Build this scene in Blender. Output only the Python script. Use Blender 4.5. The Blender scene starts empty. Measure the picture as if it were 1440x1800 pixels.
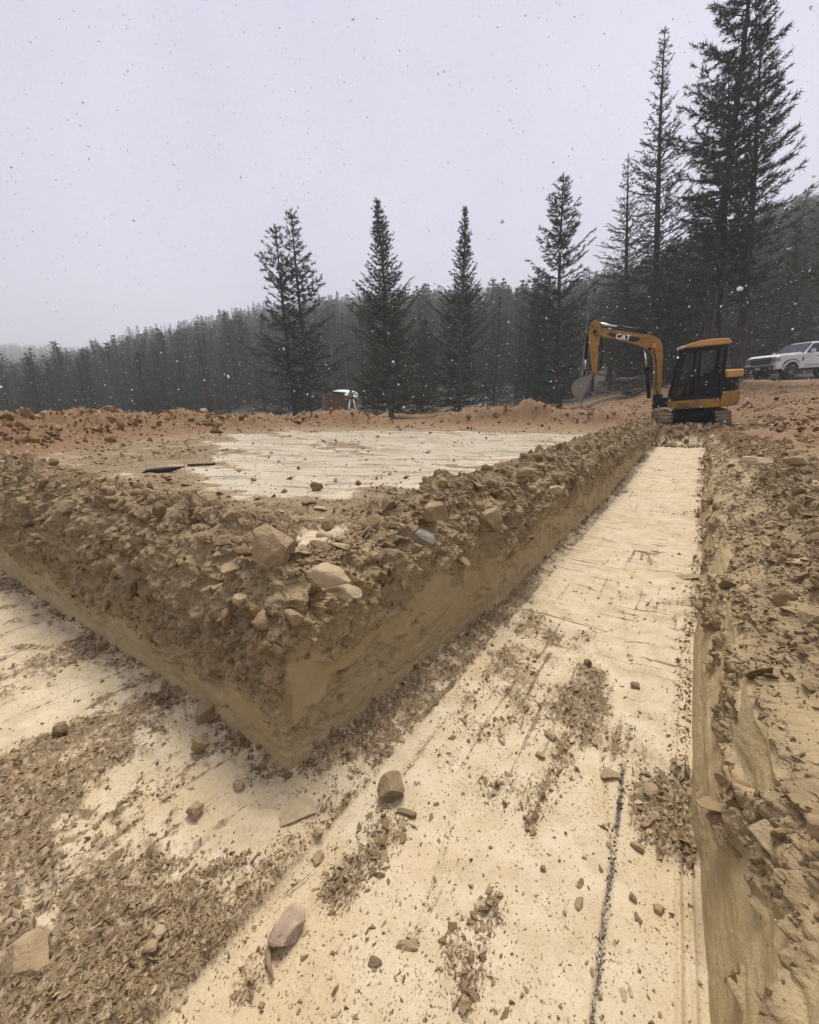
import bpy, bmesh, math, random
import numpy as np
from mathutils import Vector, Matrix

R = math.radians
scn = bpy.context.scene
COL = scn.collection

# ------------------------------------------------------------------ camera
CAMZ = 1.35
FPX = 735.0                      # focal length in pixels of the 1440 px wide photograph
PITCH, YAW = R(15.2), R(34.2)    # looking down; turned left of the trench axis (+Y)
cam = bpy.data.cameras.new('camera')
camo = bpy.data.objects.new('camera', cam); COL.objects.link(camo)
camo.location = (0, 0, CAMZ)
camo.rotation_euler = (R(90) - PITCH, 0, YAW)
cam.sensor_fit = 'HORIZONTAL'; cam.sensor_width = 36; cam.lens = 36 * FPX / 1440
cam.clip_start = 0.02; cam.clip_end = 6000
scn.camera = camo

# ------------------------------------------------------------------ overcast sky
world = bpy.data.worlds.new('World'); scn.world = world; world.use_nodes = True
nt = world.node_tree; nt.nodes.clear()
wo = nt.nodes.new('ShaderNodeOutputWorld'); bg = nt.nodes.new('ShaderNodeBackground')
sky = nt.nodes.new('ShaderNodeTexSky'); sky.sky_type = 'NISHITA'; sky.sun_disc = False
sky.sun_elevation = R(66); sky.sun_rotation = R(200); sky.dust_density = 6; sky.air_density = 1.5
hs = nt.nodes.new('ShaderNodeHueSaturation'); hs.inputs['Saturation'].default_value = 0.12; hs.inputs['Value'].default_value = 0.09
nt.links.new(sky.outputs[0], hs.inputs['Color'])
tc = nt.nodes.new('ShaderNodeTexCoord'); cn = nt.nodes.new('ShaderNodeTexNoise')
cn.inputs['Scale'].default_value = 1.6; cn.inputs['Detail'].default_value = 4
nt.links.new(tc.outputs['Generated'], cn.inputs['Vector'])
cr = nt.nodes.new('ShaderNodeValToRGB')
cr.color_ramp.elements[0].position = .3; cr.color_ramp.elements[0].color = (.575, .575, .705, 1)
cr.color_ramp.elements[1].position = .7; cr.color_ramp.elements[1].color = (.72, .71, .83, 1)
nt.links.new(cn.outputs['Fac'], cr.inputs['Fac'])
mx = nt.nodes.new('ShaderNodeMixRGB'); mx.inputs['Fac'].default_value = .12
nt.links.new(cr.outputs[0], mx.inputs[1]); nt.links.new(hs.outputs[0], mx.inputs[2])
nt.links.new(mx.outputs[0], bg.inputs['Color']); bg.inputs['Strength'].default_value = 0.395
nt.links.new(bg.outputs[0], wo.inputs['Surface'])

sun = bpy.data.lights.new('sun', 'SUN'); suno = bpy.data.objects.new('sun', sun); COL.objects.link(suno)
sun.energy = 1.4; sun.angle = R(28); sun.color = (1, .95, .87)
suno.rotation_euler = (R(24), 0, R(20 + 180)); suno.location = (0, 0, 60)

scn.view_settings.view_transform = 'Standard'; scn.view_settings.look = 'None'
scn.view_settings.gamma = 1; scn.view_settings.use_curve_mapping = False
scn.view_settings.exposure = 1.68
scn.render.engine = 'CYCLES'
scn.cycles.use_denoising = True; scn.cycles.use_adaptive_sampling = True; scn.cycles.adaptive_threshold = .02
scn.cycles.use_light_tree = False; scn.cycles.max_bounces = 9; scn.cycles.diffuse_bounces = 2; scn.cycles.glossy_bounces = 2
scn.cycles.transmission_bounces = 9; scn.cycles.volume_bounces = 0; scn.cycles.transparent_max_bounces = 6

# ------------------------------------------------------------------ pixel -> world helpers (photograph is 1440 x 1800)
cP, sP, cY, sY = math.cos(PITCH), math.sin(PITCH), math.cos(YAW), math.sin(YAW)
def ray(px, py):
    x, d, f = px - 720, py - 900, FPX
    fh = f * cP - d * sP; dn = f * sP + d * cP
    return np.array((x * cY - fh * sY, fh * cY + x * sY, -dn))      # world direction
def at_z(px, py, z):
    v = ray(px, py); t = (z - CAMZ) / v[2]
    return np.array((0, 0, CAMZ)) + v * t
def at_r(px, py, rng):
    v = ray(px, py); t = rng / math.hypot(v[0], v[1])
    return np.array((0, 0, CAMZ)) + v * t
def azr(px, rng):                                                   # horizon column + range -> x, y
    v = ray(px, 700); l = math.hypot(v[0], v[1]); return v[0] / l * rng, v[1] / l * rng

# ------------------------------------------------------------------ noise
U = np.uint32
def _hash(ix, iy, iz, seed):
    h = ix.astype(np.int64).astype(U) * U(374761393) + iy.astype(np.int64).astype(U) * U(668265263) + iz.astype(np.int64).astype(U) * U(2246822519) + U((seed * 3266489917) & 0xffffffff)
    h = (h ^ (h >> U(13))) * U(1274126177); h = (h ^ (h >> U(16))) * U(2654435761)
    return h ^ (h >> U(15))
def perlin(x, y, z=0., seed=0):
    x = np.asarray(x, np.float32); y = np.asarray(y, np.float32); z = np.broadcast_to(np.asarray(z, np.float32), x.shape)
    xi, yi, zi = np.floor(x), np.floor(y), np.floor(z)
    xf, yf, zf = x - xi, y - yi, z - zi
    f = lambda t: t * t * t * (t * (t * 6 - 15) + 10)
    u, v, w = f(xf), f(yf), f(zf); out = 0
    flat = not np.any(zf)
    for k in ((0,) if flat else (0, 1)):
        for j in (0, 1):
            for i in (0, 1):
                h = _hash(xi + i, yi + j, zi + k, seed)
                g = ((h & U(1023)).astype(np.float32) / 511.5 - 1) * (xf - i) + (((h >> U(10)) & U(1023)).astype(np.float32) / 511.5 - 1) * (yf - j)
                if not flat: g = g + (((h >> U(20)) & U(1023)).astype(np.float32) / 511.5 - 1) * (zf - k)
                out = out + g * (u if i else 1 - u) * (v if j else 1 - v) * ((w if k else 1 - w) if not flat else 1)
    return out
def fbm(x, y, z=0., o=4, seed=0, gain=.5):
    a, s = 1., 0
    for i in range(o):
        k = 2. ** i; s = s + a * perlin(np.asarray(x) * k + i * 7.3, np.asarray(y) * k + i * 3.1, np.asarray(z) * k, seed + i); a *= gain
    return s
def worley(x, y, z=None, seed=0):
    """nearest cell: F1, F2, offset to its point, random id 0..1, second random"""
    x = np.asarray(x, np.float32); y = np.asarray(y, np.float32); d3 = z is not None
    z = np.asarray(z, np.float32) if d3 else np.zeros_like(x)
    xi, yi, zi = np.floor(x), np.floor(y), np.floor(z)
    F1 = np.full(x.shape, 9., np.float32); F2 = F1.copy(); ox = np.zeros_like(x); oy = ox.copy(); oz = ox.copy(); idh = np.zeros(x.shape, U)
    for k in ((-1, 0, 1) if d3 else (0,)):
        for j in (-1, 0, 1):
            for i in (-1, 0, 1):
                h = _hash(xi + i, yi + j, zi + k, seed)
                dx = x - (xi + i + (h & U(1023)).astype(np.float32) / 1024); dy = y - (yi + j + ((h >> U(10)) & U(1023)).astype(np.float32) / 1024)
                dz = z - (zi + k + ((h >> U(20)) & U(1023)).astype(np.float32) / 1024) if d3 else 0
                d = dx * dx + dy * dy + dz * dz if d3 else dx * dx + dy * dy
                m = d < F1
                F2 = np.where(m, F1, np.minimum(F2, d)); F1 = np.where(m, d, F1)
                ox = np.where(m, dx, ox); oy = np.where(m, dy, oy)
                if d3: oz = np.where(m, dz, oz)
                idh = np.where(m, h, idh)
    h2 = _hash(idh, idh >> U(7), idh >> U(3), seed + 91)
    r = lambda s: ((h2 >> U(s)) & U(255)).astype(np.float32) / 127.5 - 1
    return np.sqrt(F1), np.sqrt(F2), (ox, oy, oz), (r(0), r(8), r(16), r(24))
def facet(x, y, z=None, seed=0, tilt=1.):
    """broken-chunk relief: every cell is a tilted flat facet at its own height; about -1..1"""
    F1, F2, o, r = worley(x, y, z, seed)
    v = r[0] * .6 + tilt * (o[0] * r[1] + o[1] * r[2] + (o[2] * r[3] if z is not None else 0))
    return v - .55 * (1 - np.clip((F2 - F1) * 4, 0, 1))
def sst(a, b, x):
    t = np.clip((x - a) / (b - a), 0, 1); return t * t * (3 - 2 * t)

# ------------------------------------------------------------------ mesh helpers
def mesh_np(name, V, F, attrs=None, smooth=True, mats=(), midx=None):
    V = np.ascontiguousarray(V, np.float32); me = bpy.data.meshes.new(name); n = F.shape[1]
    F = np.ascontiguousarray(F, np.int32)
    me.vertices.add(len(V)); me.vertices.foreach_set('co', V.ravel())
    me.loops.add(F.size); me.loops.foreach_set('vertex_index', F.ravel())
    me.polygons.add(len(F)); me.polygons.foreach_set('loop_start', np.arange(0, F.size, n, dtype=np.int32))
    me.polygons.foreach_set('use_smooth', np.full(len(F), smooth))
    for m in mats: me.materials.append(m)
    if midx is not None: me.polygons.foreach_set('material_index', np.ascontiguousarray(midx, np.int32))
    for k, a in (attrs or {}).items():
        at = me.attributes.new(k, 'FLOAT', 'POINT'); at.data.foreach_set('value', np.ascontiguousarray(a, np.float32).ravel())
    me.update(calc_edges=True); me.validate(); return me
def link(name, me, parent=None):
    o = bpy.data.objects.new(name, me); COL.objects.link(o)
    if parent: o.parent = parent
    return o
def empty(name, loc=(0, 0, 0), rot=(0, 0, 0)):
    o = bpy.data.objects.new(name, None); COL.objects.link(o); o.location = loc; o.rotation_euler = rot; o.empty_display_size = .2; return o
def tag(o, label=None, cat=None, group=None, kind=None):
    if label: o['label'] = label
    if cat: o['category'] = cat
    if group: o['group'] = group
    if kind: o['kind'] = kind
    return o
def grid_faces(nu, nv):
    i = np.arange((nu - 1) * (nv - 1)); a = (i // (nv - 1)) * nv + i % (nv - 1)
    return np.stack((a, a + nv, a + nv + 1, a + 1), 1)

class MB:
    """collects boxes, prisms, tubes; build() makes ONE mesh object"""
    def __init__(s): s.v, s.f, s.sm = [], [], []
    def add(s, vs, fs, smooth=False):
        b = len(s.v); s.v += [tuple(v) for v in vs]; s.f += [tuple(b + i for i in f) for f in fs]; s.sm += [smooth] * len(fs); return s
    def box(s, c, d, rot=None, taper=1.):
        x, y, z = d[0] / 2, d[1] / 2, d[2] / 2
        vs = [Vector((i * x * (taper if k > 0 else 1), j * y * (taper if k > 0 else 1), k * z)) for k in (-1, 1) for j in (-1, 1) for i in (-1, 1)]
        if rot is not None: vs = [rot @ v for v in vs]
        vs = [v + Vector(c) for v in vs]
        return s.add(vs, [(0, 2, 3, 1), (4, 5, 7, 6), (0, 1, 5, 4), (2, 6, 7, 3), (0, 4, 6, 2), (1, 3, 7, 5)])
    def prism(s, poly, w0, w1, axis='y', top=None):
        """poly: list of 2D points; extruded from w0 to w1 along axis; top: other polygon for the w1 end"""
        n = len(poly); q = top or poly
        def p3(p, w): return (p[0], w, p[1]) if axis == 'y' else ((w, p[0], p[1]) if axis == 'x' else (p[0], p[1], w))
        return s.add([p3(p, w0) for p in poly] + [p3(p, w1) for p in q],
                     [tuple(range(n))[::-1], tuple(range(n, 2 * n))] + [(i, (i + 1) % n, n + (i + 1) % n, n + i) for i in range(n)])
    def tube(s, pts, rad, n=8, cap=True, smooth=True):
        pts = [Vector(p) for p in pts]; m = len(pts); rad = rad if hasattr(rad, '__len__') else [rad] * m; vs, fs = [], []
        for i, p in enumerate(pts):
            t = (pts[min(i + 1, m - 1)] - pts[max(i - 1, 0)]).normalized()
            a = t.cross(Vector((0, 0, 1)) if abs(t.z) < .9 else Vector((1, 0, 0))).normalized(); b = t.cross(a)
            vs += [p + (a * math.cos(k * 2 * math.pi / n) + b * math.sin(k * 2 * math.pi / n)) * rad[i] for k in range(n)]
        for i in range(m - 1): fs += [(i * n + k, i * n + (k + 1) % n, (i + 1) * n + (k + 1) % n, (i + 1) * n + k) for k in range(n)]
        s.add(vs, fs, smooth)
        if cap:
            b = len(s.v) - len(vs); s.f += [tuple(b + k for k in range(n))[::-1], tuple(b + (m - 1) * n + k for k in range(n))]; s.sm += [False, False]
        return s
    def build(s, name, mat, parent=None, bevel=0., loc=None):
        me = bpy.data.meshes.new(name); me.from_pydata(s.v, [], s.f)
        me.polygons.foreach_set('use_smooth', s.sm); me.materials.append(mat); me.update()
        bm = bmesh.new(); bm.from_mesh(me); bmesh.ops.recalc_face_normals(bm, faces=bm.faces); 
        if bevel: bmesh.ops.bevel(bm, geom=[e for e in bm.edges if e.calc_face_angle(0) > .5], offset=bevel, segments=2, affect='EDGES', profile=.6, clamp_overlap=True)
        bm.to_mesh(me); bm.free()
        o = link(name, me, parent)
        if loc: o.location = loc
        return o

# ------------------------------------------------------------------ materials
def newmat(name):
    m = bpy.data.materials.new(name); m.use_nodes = True; t = m.node_tree
    return m, t, t.nodes['Principled BSDF'], (lambda k: t.nodes.new('ShaderNode' + k)), t.links.new
def mixc(t, fac, a, b):
    n = t.nodes.new('ShaderNodeMixRGB'); n.blend_type = 'MIX'
    for i, v in enumerate((fac, a, b)):
        if hasattr(v, 'is_output'): t.links.new(v, n.inputs[i])
        else: n.inputs[i].default_value = v if i == 0 else (*v, 1)
    return n.outputs[0]
def math_(t, op, a, b=0., clamp=False):
    n = t.nodes.new('ShaderNodeMath'); n.operation = op; n.use_clamp = clamp
    for i, v in enumerate((a, b)):
        if hasattr(v, 'is_output'): t.links.new(v, n.inputs[i])
        else: n.inputs[i].default_value = v
    return n.outputs[0]
def noise_(t, scale, detail=4, vec=None, rough=.55):
    n = t.nodes.new('ShaderNodeTexNoise'); n.inputs['Scale'].default_value = scale; n.inputs['Detail'].default_value = detail; n.inputs['Roughness'].default_value = rough
    if vec is not None: t.links.new(vec, n.inputs['Vector'])
    return n.outputs['Fac']
def ramp_(t, fac, p0, p1):
    n = t.nodes.new('ShaderNodeMapRange'); n.inputs['From Min'].default_value = p0; n.inputs['From Max'].default_value = p1
    t.links.new(fac, n.inputs['Value']); return n.outputs[0]
def attr_(t, name):
    n = t.nodes.new('ShaderNodeAttribute'); n.attribute_name = name; return n.outputs['Fac']
def wpos(t): return t.nodes.new('ShaderNodeNewGeometry').outputs['Position']

PALE, PALE2 = (.435, .342, .208), (.505, .418, .285)
OCHRE = (.44, .318, .165)
OLIVE = (.335, .247, .115)
CRUMB, CRUMB2 = (.165, .110, .055), (.265, .188, .103)
RED, RED2 = (.140, .074, .030), (.225, .136, .063)

def earth_material(name):
    m, t, b, N, L = newmat(name); p = wpos(t)
    n1, n2, n3, n4 = noise_(t, 1.3, 2, p), noise_(t, 9, 4, p), noise_(t, 45, 4, p), noise_(t, 190, 2, p)
    pale = mixc(t, ramp_(t, n2, .35, .65), PALE, PALE2)
    pale = mixc(t, math_(t, 'MULTIPLY', ramp_(t, n1, .5, .68), .55), pale, OCHRE)
    stain = math_(t, 'MULTIPLY', ramp_(t, noise_(t, 4.3, 8, p, .72), .53, .60), .42)
    pale = mixc(t, stain, pale, (.36, .262, .145))
    speck = math_(t, 'MULTIPLY', math_(t, 'MULTIPLY', ramp_(t, noise_(t, 105, 2, p), .59, .64), attr_(t, 'floorz')), ramp_(t, noise_(t, 5.5, 4, p), .42, .60))
    pale = mixc(t, math_(t, 'MULTIPLY', speck, .7), pale, CRUMB)
    crumb = mixc(t, ramp_(t, n3, .3, .7), CRUMB, CRUMB2)
    crumb = mixc(t, math_(t, 'MULTIPLY', ramp_(t, noise_(t, 6.5, 5, p, .62), .50, .66), .65), crumb, (.085, .055, .027))     # damp soil
    red = mixc(t, ramp_(t, n3, .3, .7), RED, RED2)
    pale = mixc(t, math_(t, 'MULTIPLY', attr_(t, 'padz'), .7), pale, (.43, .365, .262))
    c = mixc(t, ramp_(t, n2, .3, .7), OLIVE, tuple(.5 * (a + d) for a, d in zip(OLIVE, PALE)))      # fresh cut clay
    mp = N('Mapping'); mp.inputs['Scale'].default_value = (2.6, 17, 3); L(p, mp.inputs['Vector'])
    tear = math_(t, 'MULTIPLY', ramp_(t, noise_(t, 1., 4, mp.outputs[0], .6), .56, .66), attr_(t, 'tearz'))
    mp2 = N('Mapping'); mp2.inputs['Scale'].default_value = (26, 1.1, 3); L(p, mp2.inputs['Vector'])
    scr = math_(t, 'MULTIPLY', ramp_(t, noise_(t, 1., 3, mp2.outputs[0], .6), .57, .68), attr_(t, 'floorz'))
    mp3 = N('Mapping'); mp3.inputs['Scale'].default_value = (1.1, 42, 3); mp3.inputs['Rotation'].default_value = (0, 0, .12); L(p, mp3.inputs['Vector'])
    crack = math_(t, 'MULTIPLY', ramp_(t, noise_(t, 1., 2, mp3.outputs[0], .5), .64, .68), attr_(t, 'tearz'))
    mp4 = N('Mapping'); mp4.vector_type = 'TEXTURE'; mp4.inputs['Rotation'].default_value = (0, 0, YAW * .8); mp4.inputs['Scale'].default_value = (.7, .12, 1); L(p, mp4.inputs['Vector'])
    streak = math_(t, 'MULTIPLY', ramp_(t, noise_(t, 1., 7, mp4.outputs[0], .72), .42, .62), attr_(t, 'padz'))
    wear = math_(t, 'ADD', math_(t, 'ADD', math_(t, 'MULTIPLY', tear, .62), math_(t, 'MULTIPLY', crack, .9)), math_(t, 'ADD', math_(t, 'MULTIPLY', scr, .5), math_(t, 'MULTIPLY', streak, .72)))
    fac = math_(t, 'ADD', math_(t, 'SUBTRACT', attr_(t, 'pale'), wear), math_(t, 'MULTIPLY', math_(t, 'SUBTRACT', n3, .5), .9))
    c = mixc(t, attr_(t, 'cut'), crumb, c)
    c = mixc(t, ramp_(t, fac, .35, .65), c, pale)
    c = mixc(t, ramp_(t, math_(t, 'ADD', attr_(t, 'red'), math_(t, 'MULTIPLY', math_(t, 'SUBTRACT', n2, .5), .8)), .3, .7), c, red)
    c = mixc(t, ramp_(t, math_(t, 'ADD', attr_(t, 'coal'), math_(t, 'MULTIPLY', math_(t, 'SUBTRACT', n4, .5), 2.2)), .35, .95), c, (.060, .052, .044))
    c = mixc(t, attr_(t, 'duff'), c, (.045, .037, .024))
    # fine grain
    g = ramp_(t, n4, .25, .75); hsv = N('HueSaturation'); L(c, hsv.inputs['Color'])
    L(math_(t, 'ADD', math_(t, 'MULTIPLY', g, .3), .85), hsv.inputs['Value'])
    L(hsv.outputs[0], b.inputs['Base Color'])
    ro = math_(t, 'SUBTRACT', .92, math_(t, 'MULTIPLY', attr_(t, 'wet'), math_(t, 'ADD', .32, math_(t, 'MULTIPLY', n2, .5))))
    L(ro, b.inputs['Roughness']); b.inputs['Specular IOR Level'].default_value = .5
    bp = N('Bump'); bp.inputs['Strength'].default_value = .55; bp.inputs['Distance'].default_value = .012
    h = math_(t, 'SUBTRACT', math_(t, 'ADD', math_(t, 'MULTIPLY', n3, 1.), math_(t, 'MULTIPLY', n4, .45)), math_(t, 'MULTIPLY', wear, 1.2))
    L(math_(t, 'MULTIPLY', h, math_(t, 'SUBTRACT', 1.12, math_(t, 'MULTIPLY', attr_(t, 'pale'), .92))), bp.inputs['Height'])
    L(bp.outputs[0], b.inputs['Normal'])
    return m
def clod_material(name, c0, c1, c2):
    m, t, b, N, L = newmat(name); p = wpos(t)
    ri = t.nodes.new('ShaderNodeObjectInfo').outputs['Random']
    n3 = noise_(t, 38, 3, p)
    c = mixc(t, ramp_(t, ri, .0, .75), c0, c1); c = mixc(t, ramp_(t, ri, .8, 1.), c, c2)
    hsv = N('HueSaturation'); L(c, hsv.inputs['Color']); L(math_(t, 'ADD', math_(t, 'MULTIPLY', n3, .7), .62), hsv.inputs['Value'])
    L(hsv.outputs[0], b.inputs['Base Color']); b.inputs['Roughness'].default_value = .93; b.inputs['Specular IOR Level'].default_value = .25
    bp = N('Bump'); bp.inputs['Strength'].default_value = .6; bp.inputs['Distance'].default_value = .01; L(noise_(t, 90, 3, p), bp.inputs['Height']); L(bp.outputs[0], b.inputs['Normal'])
    return m
def rock_material(name, c0, c1, scale=26):
    m, t, b, N, L = newmat(name); tc = N('TexCoord').outputs['Object']
    c = mixc(t, ramp_(t, noise_(t, scale, 5, tc), .35, .65), c0, c1)
    c = mixc(t, ramp_(t, noise_(t, scale * 3.1, 3, tc), .62, .75), c, tuple(.45 * v for v in c0))
    L(c, b.inputs['Base Color']); b.inputs['Roughness'].default_value = .9
    bp = N('Bump'); bp.inputs['Strength'].default_value = .7; bp.inputs['Distance'].default_value = .008; L(noise_(t, 110, 4, tc), bp.inputs['Height']); L(bp.outputs[0], b.inputs['Normal'])
    return m
def plain(name, col, rough=.5, metal=0., dirt=None, dscale=6, damt=.5, spec=.5):
    m, t, b, N, L = newmat(name); tc = N('TexCoord').outputs['Object']
    if dirt:
        f = math_(t, 'MULTIPLY', ramp_(t, noise_(t, dscale, 7, tc, .65), .45, .7), damt)
        L(mixc(t, f, col, dirt), b.inputs['Base Color']); L(math_(t, 'ADD', rough, math_(t, 'MULTIPLY', f, .4), True), b.inputs['Roughness'])
    else: b.inputs['Base Color'].default_value = (*col, 1); b.inputs['Roughness'].default_value = rough
    b.inputs['Metallic'].default_value = metal; b.inputs['Specular IOR Level'].default_value = spec
    return m

# ------------------------------------------------------------------ the lie of the land (large shapes)
RNG = np.array([0, 3, 6, 9, 12, 15, 20, 27, 35, 45, 60, 90, 130, 180, 300, 600, 1500], float)
PXC = [-900, 0, 300, 480, 600, 760, 1000, 1090, 1160, 1300, 1440, 1800]
ZT = np.array([
 [.70,.70,.70,.70,.60,.50,.30,.0,-.3,-.6,-1,-1,0,2,10,38,44],
 [.70,.70,.70,.70,.60,.50,.30,.0,-.3,-.6,-1,-1,0,3,13,48,52],
 [.70,.70,.70,.70,.62,.50,.30,.1,-.1,-.3,-.5,1,5,10,22,58,60],
 [.70,.70,.70,.68,.62,.50,.30,.1,.0,.0,1,6,12,18,24,50,55],
 [.70,.70,.70,.66,.60,.45,.25,.2,.2,.5,2.5,9,18,26,28,45,50],
 [.70,.70,.70,.66,.58,.45,.28,.25,.4,1,4,12,22,32,30,40,45],
 [.70,.70,.70,.64,.58,.55,.60,.7,.8,1.4,4,12,22,33,32,40,45],
 [.70,.70,.70,.62,.56,.55,.85,1.3,1.6,2.2,5,13,24,36,36,40,45],
 [.70,.70,.68,.60,.54,.54,1.05,1.9,2.3,3,6,14,27,40,42,45,45],
 [.70,.74,.74,.68,.58,.60,1.20,2.1,2.5,3.2,6,15,30,46,50,50,50],
 [.70,.75,.82,.90,.98,1.12,1.5,2.0,2.45,3.2,6,15,32,50,55,55,55],
 [.70,.75,.82,.90,.98,1.12,1.5,2.0,2.45,3.2,6,15,32,50,55,55,55]])
ZT[2, 14:] = [19, 46, 50]; ZT[2:5, 11:14] = [[2, 8, 17], [6, 15, 27], [9, 19, 33]]; ZT[3:, 11:14] *= np.array([.92, .86, .93])
AZT = np.array([math.atan((p - 720) / 762.) for p in PXC])
def land(x, y):
    x = np.asarray(x, float); y = np.asarray(y, float)
    az = np.arctan2(x, y) + YAW; az = np.where(az > math.pi, az - 2 * math.pi, az); az = np.clip(np.where(np.abs(az) > 2.2, 0 * az - 1.1, az), AZT[0], AZT[-1])
    r = np.hypot(x, y)
    i = np.clip(np.searchsorted(AZT, az) - 1, 0, len(AZT) - 2); fa = np.clip((az - AZT[i]) / (AZT[i + 1] - AZT[i]), 0, 1); fa = fa * fa * (3 - 2 * fa)
    j = np.clip(np.searchsorted(RNG, r) - 1, 0, len(RNG) - 2); fr = np.clip((r - RNG[j]) / (RNG[j + 1] - RNG[j]), 0, 1)
    return (ZT[i, j] * (1 - fr) + ZT[i, j + 1] * fr) * (1 - fa) + (ZT[i + 1, j] * (1 - fr) + ZT[i + 1, j + 1] * fr) * fa

# spoil berm ridge line: (photo column, range, height, width)
BERM = [(-900, 6.6, .5, 1.3), (-200, 7.1, .48, 1.3), (0, 7.7, .46, 1.2), (120, 8.4, .42, 1.1), (240, 9.2, .42, 1.0), (380, 10.2, .34, .9), (480, 11.0, .30, .8),
        (620, 11.6, .40, .85), (670, 11.9, .30, .7), (705, 12.2, .10, .6), (745, 12.6, .10, .6), (780, 12.9, .34, .7), (850, 13.2, .50, .9), (940, 13.4, .52, .9), (1040, 13.6, .46, 1.0), (1110, 13.9, .30, 1.0)]
_b = np.array([(*azr(p, r), h, w) for p, r, h, w in BERM])
def berm(x, y):
    best = np.zeros(np.shape(x)); 
    for (x0, y0, h0, w0), (x1, y1, h1, w1) in zip(_b[:-1], _b[1:]):
        dx, dy = x1 - x0, y1 - y0; t = np.clip(((x - x0) * dx + (y - y0) * dy) / (dx * dx + dy * dy), 0, 1)
        d = np.hypot(x - x0 - t * dx, y - y0 - t * dy) / (w0 + (w1 - w0) * t)
        best = np.maximum(best, (h0 + (h1 - h0) * t) * np.clip(1 - d, 0, 1) ** 1.15 if False else (h0 + (h1 - h0) * t) * np.exp(-(d * 1.55) ** 2))
    return best

# the L-shaped trench: wall lines
YEND = 13.6
def xw(y):   # left wall of the long trench (foot)
    y = np.asarray(y, float)
    return -1.053 + (np.minimum(y, 2.33) - .79) * .052 + .048 * sst(2.22, 2.36, y) + np.where(y > 2.28, .012 * np.sin(y * 1.3), 0)
def yw(x): return .79 + (np.asarray(x, float) + 1.05) * .012 + .012 * np.sin(np.asarray(x, float) * 2.1)    # wall of the side trench (foot)
def xr(y):   # right wall foot
    y = np.asarray(y, float); return .175 + .03 * np.exp(-((y - .7) / .5) ** 2) + .010 * np.sin(y * 1.7) - .02 * sst(1.25, 1.4, y) + .015 * sst(2.6, 3.0, y)
CORNER = (-1.053, .79)

def in_pad(x, y, m):      # 0 in the trench .. 1 on the pad, m metres inside the wall foot
    a = np.minimum(xw(y) - x, y - yw(x)); return sst(m, m + .1, a)
SPOTS = [(*at_z(px, py, 0)[:2], s, h) for px, py, s, h in ((825, 1720, .07, .8), (855, 1600, .06, .75), (800, 1660, .05, .6), (590, 1555, .07, .7), (935, 1255, .12, .6), (900, 1390, .12, .7), (1140, 1430, .09, .9), (1190, 1480, .07, .8), (1150, 1590, .06, .55), (950, 1480, .06, .4), (640, 1330, .10, .7), (1090, 1310, .10, .6), (1050, 1230, .10, .5), (440, 1735, .06, .6))]
LINES = [[at_z(*q, 0)[:2] for q in l] for l in (((800, 1420), (768, 1540), (742, 1610), (728, 1668)), ((688, 1396), (760, 1290), (850, 1200), (940, 1130)), ((862, 1212), (940, 1232), (1040, 1250), (1190, 1276)),
    ((1085, 1010), (1098, 1090), (1112, 1190)), ((1052, 1340), (1110, 1362), (1170, 1380), (1206, 1388)), ((960, 1120), (1060, 1108), (1190, 1090)), ((900, 1030), (1020, 1040), (1215, 1062)), ((1040, 1220), (1058, 1320), (1066, 1400), (1078, 1500)), ((560, 1500), (500, 1575), (380, 1700), (300, 1790)))]
def line_d(x, y, l):
    d = np.full(np.shape(x), 9.)
    for (x0, y0), (x1, y1) in zip(l[:-1], l[1:]):
        dx, dy = x1 - x0, y1 - y0; t = np.clip(((x - x0) * dx + (y - y0) * dy) / (dx * dx + dy * dy), 0, 1); d = np.minimum(d, np.hypot(x - x0 - t * dx, y - y0 - t * dy))
    return d
def patches(x, y):
    """where loose crumbs lie on the trench floor, 0..1"""
    n = fbm(x * 2.3, y * 1.5, 3.3, 4, 11) + .6 * fbm(x * 7, y * 5, 1.1, 3, 12)
    left = sst(-.74, -.86, x)                                    # side trench floor: more crumbs than clay
    lp = (n * 1.15 + .7 * fbm(x * 16, y * 16, 2., 3, 13)) + .38 - .38 * np.exp(-((x + 1.15) ** 2 + (y - .55) ** 2) / .03) + .38 * sst(.35, .1, y) + .35 * np.exp(-np.clip(yw(x) - y, 0, 9) / .06) + .3 * sst(-2.2, -1.3, x) * sst(.75, .35, y)
    near_l = np.exp(-np.clip(x - xw(y), 0, 9) / .10) * sst(.2, .8, y)
    near_r = np.exp(-np.clip(xr(y) - x, 0, 9) / .06)
    mid = n * 1.25 - .34 + .75 * near_l + .55 * near_r
    g = lambda cx, cy, sx, sy: np.exp(-((x - cx) / sx) ** 2 - ((y - cy) / sy) ** 2)
    mid = mid + .9 * g(-.28, 1.95, .16, .3) + .8 * g(-.72, 1.95, .16, .5) + .75 * g(.10, 1.42, .10, .16) + .6 * g(-.25, 1.35, .07, .35) + .6 * g(-.30, .80, .10, .10) + .5 * g(-.62, .80, .1, .14)
    for cx_, cy_, s_, h_ in SPOTS: mid = mid + h_ * np.exp(-((x - cx_) ** 2 + ((y - cy_) * .8) ** 2) / s_ ** 2)
    return np.clip(np.where(x < -.80, lp, mid) * 1.4 * (left * 0 + 1), 0, 1)

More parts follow.
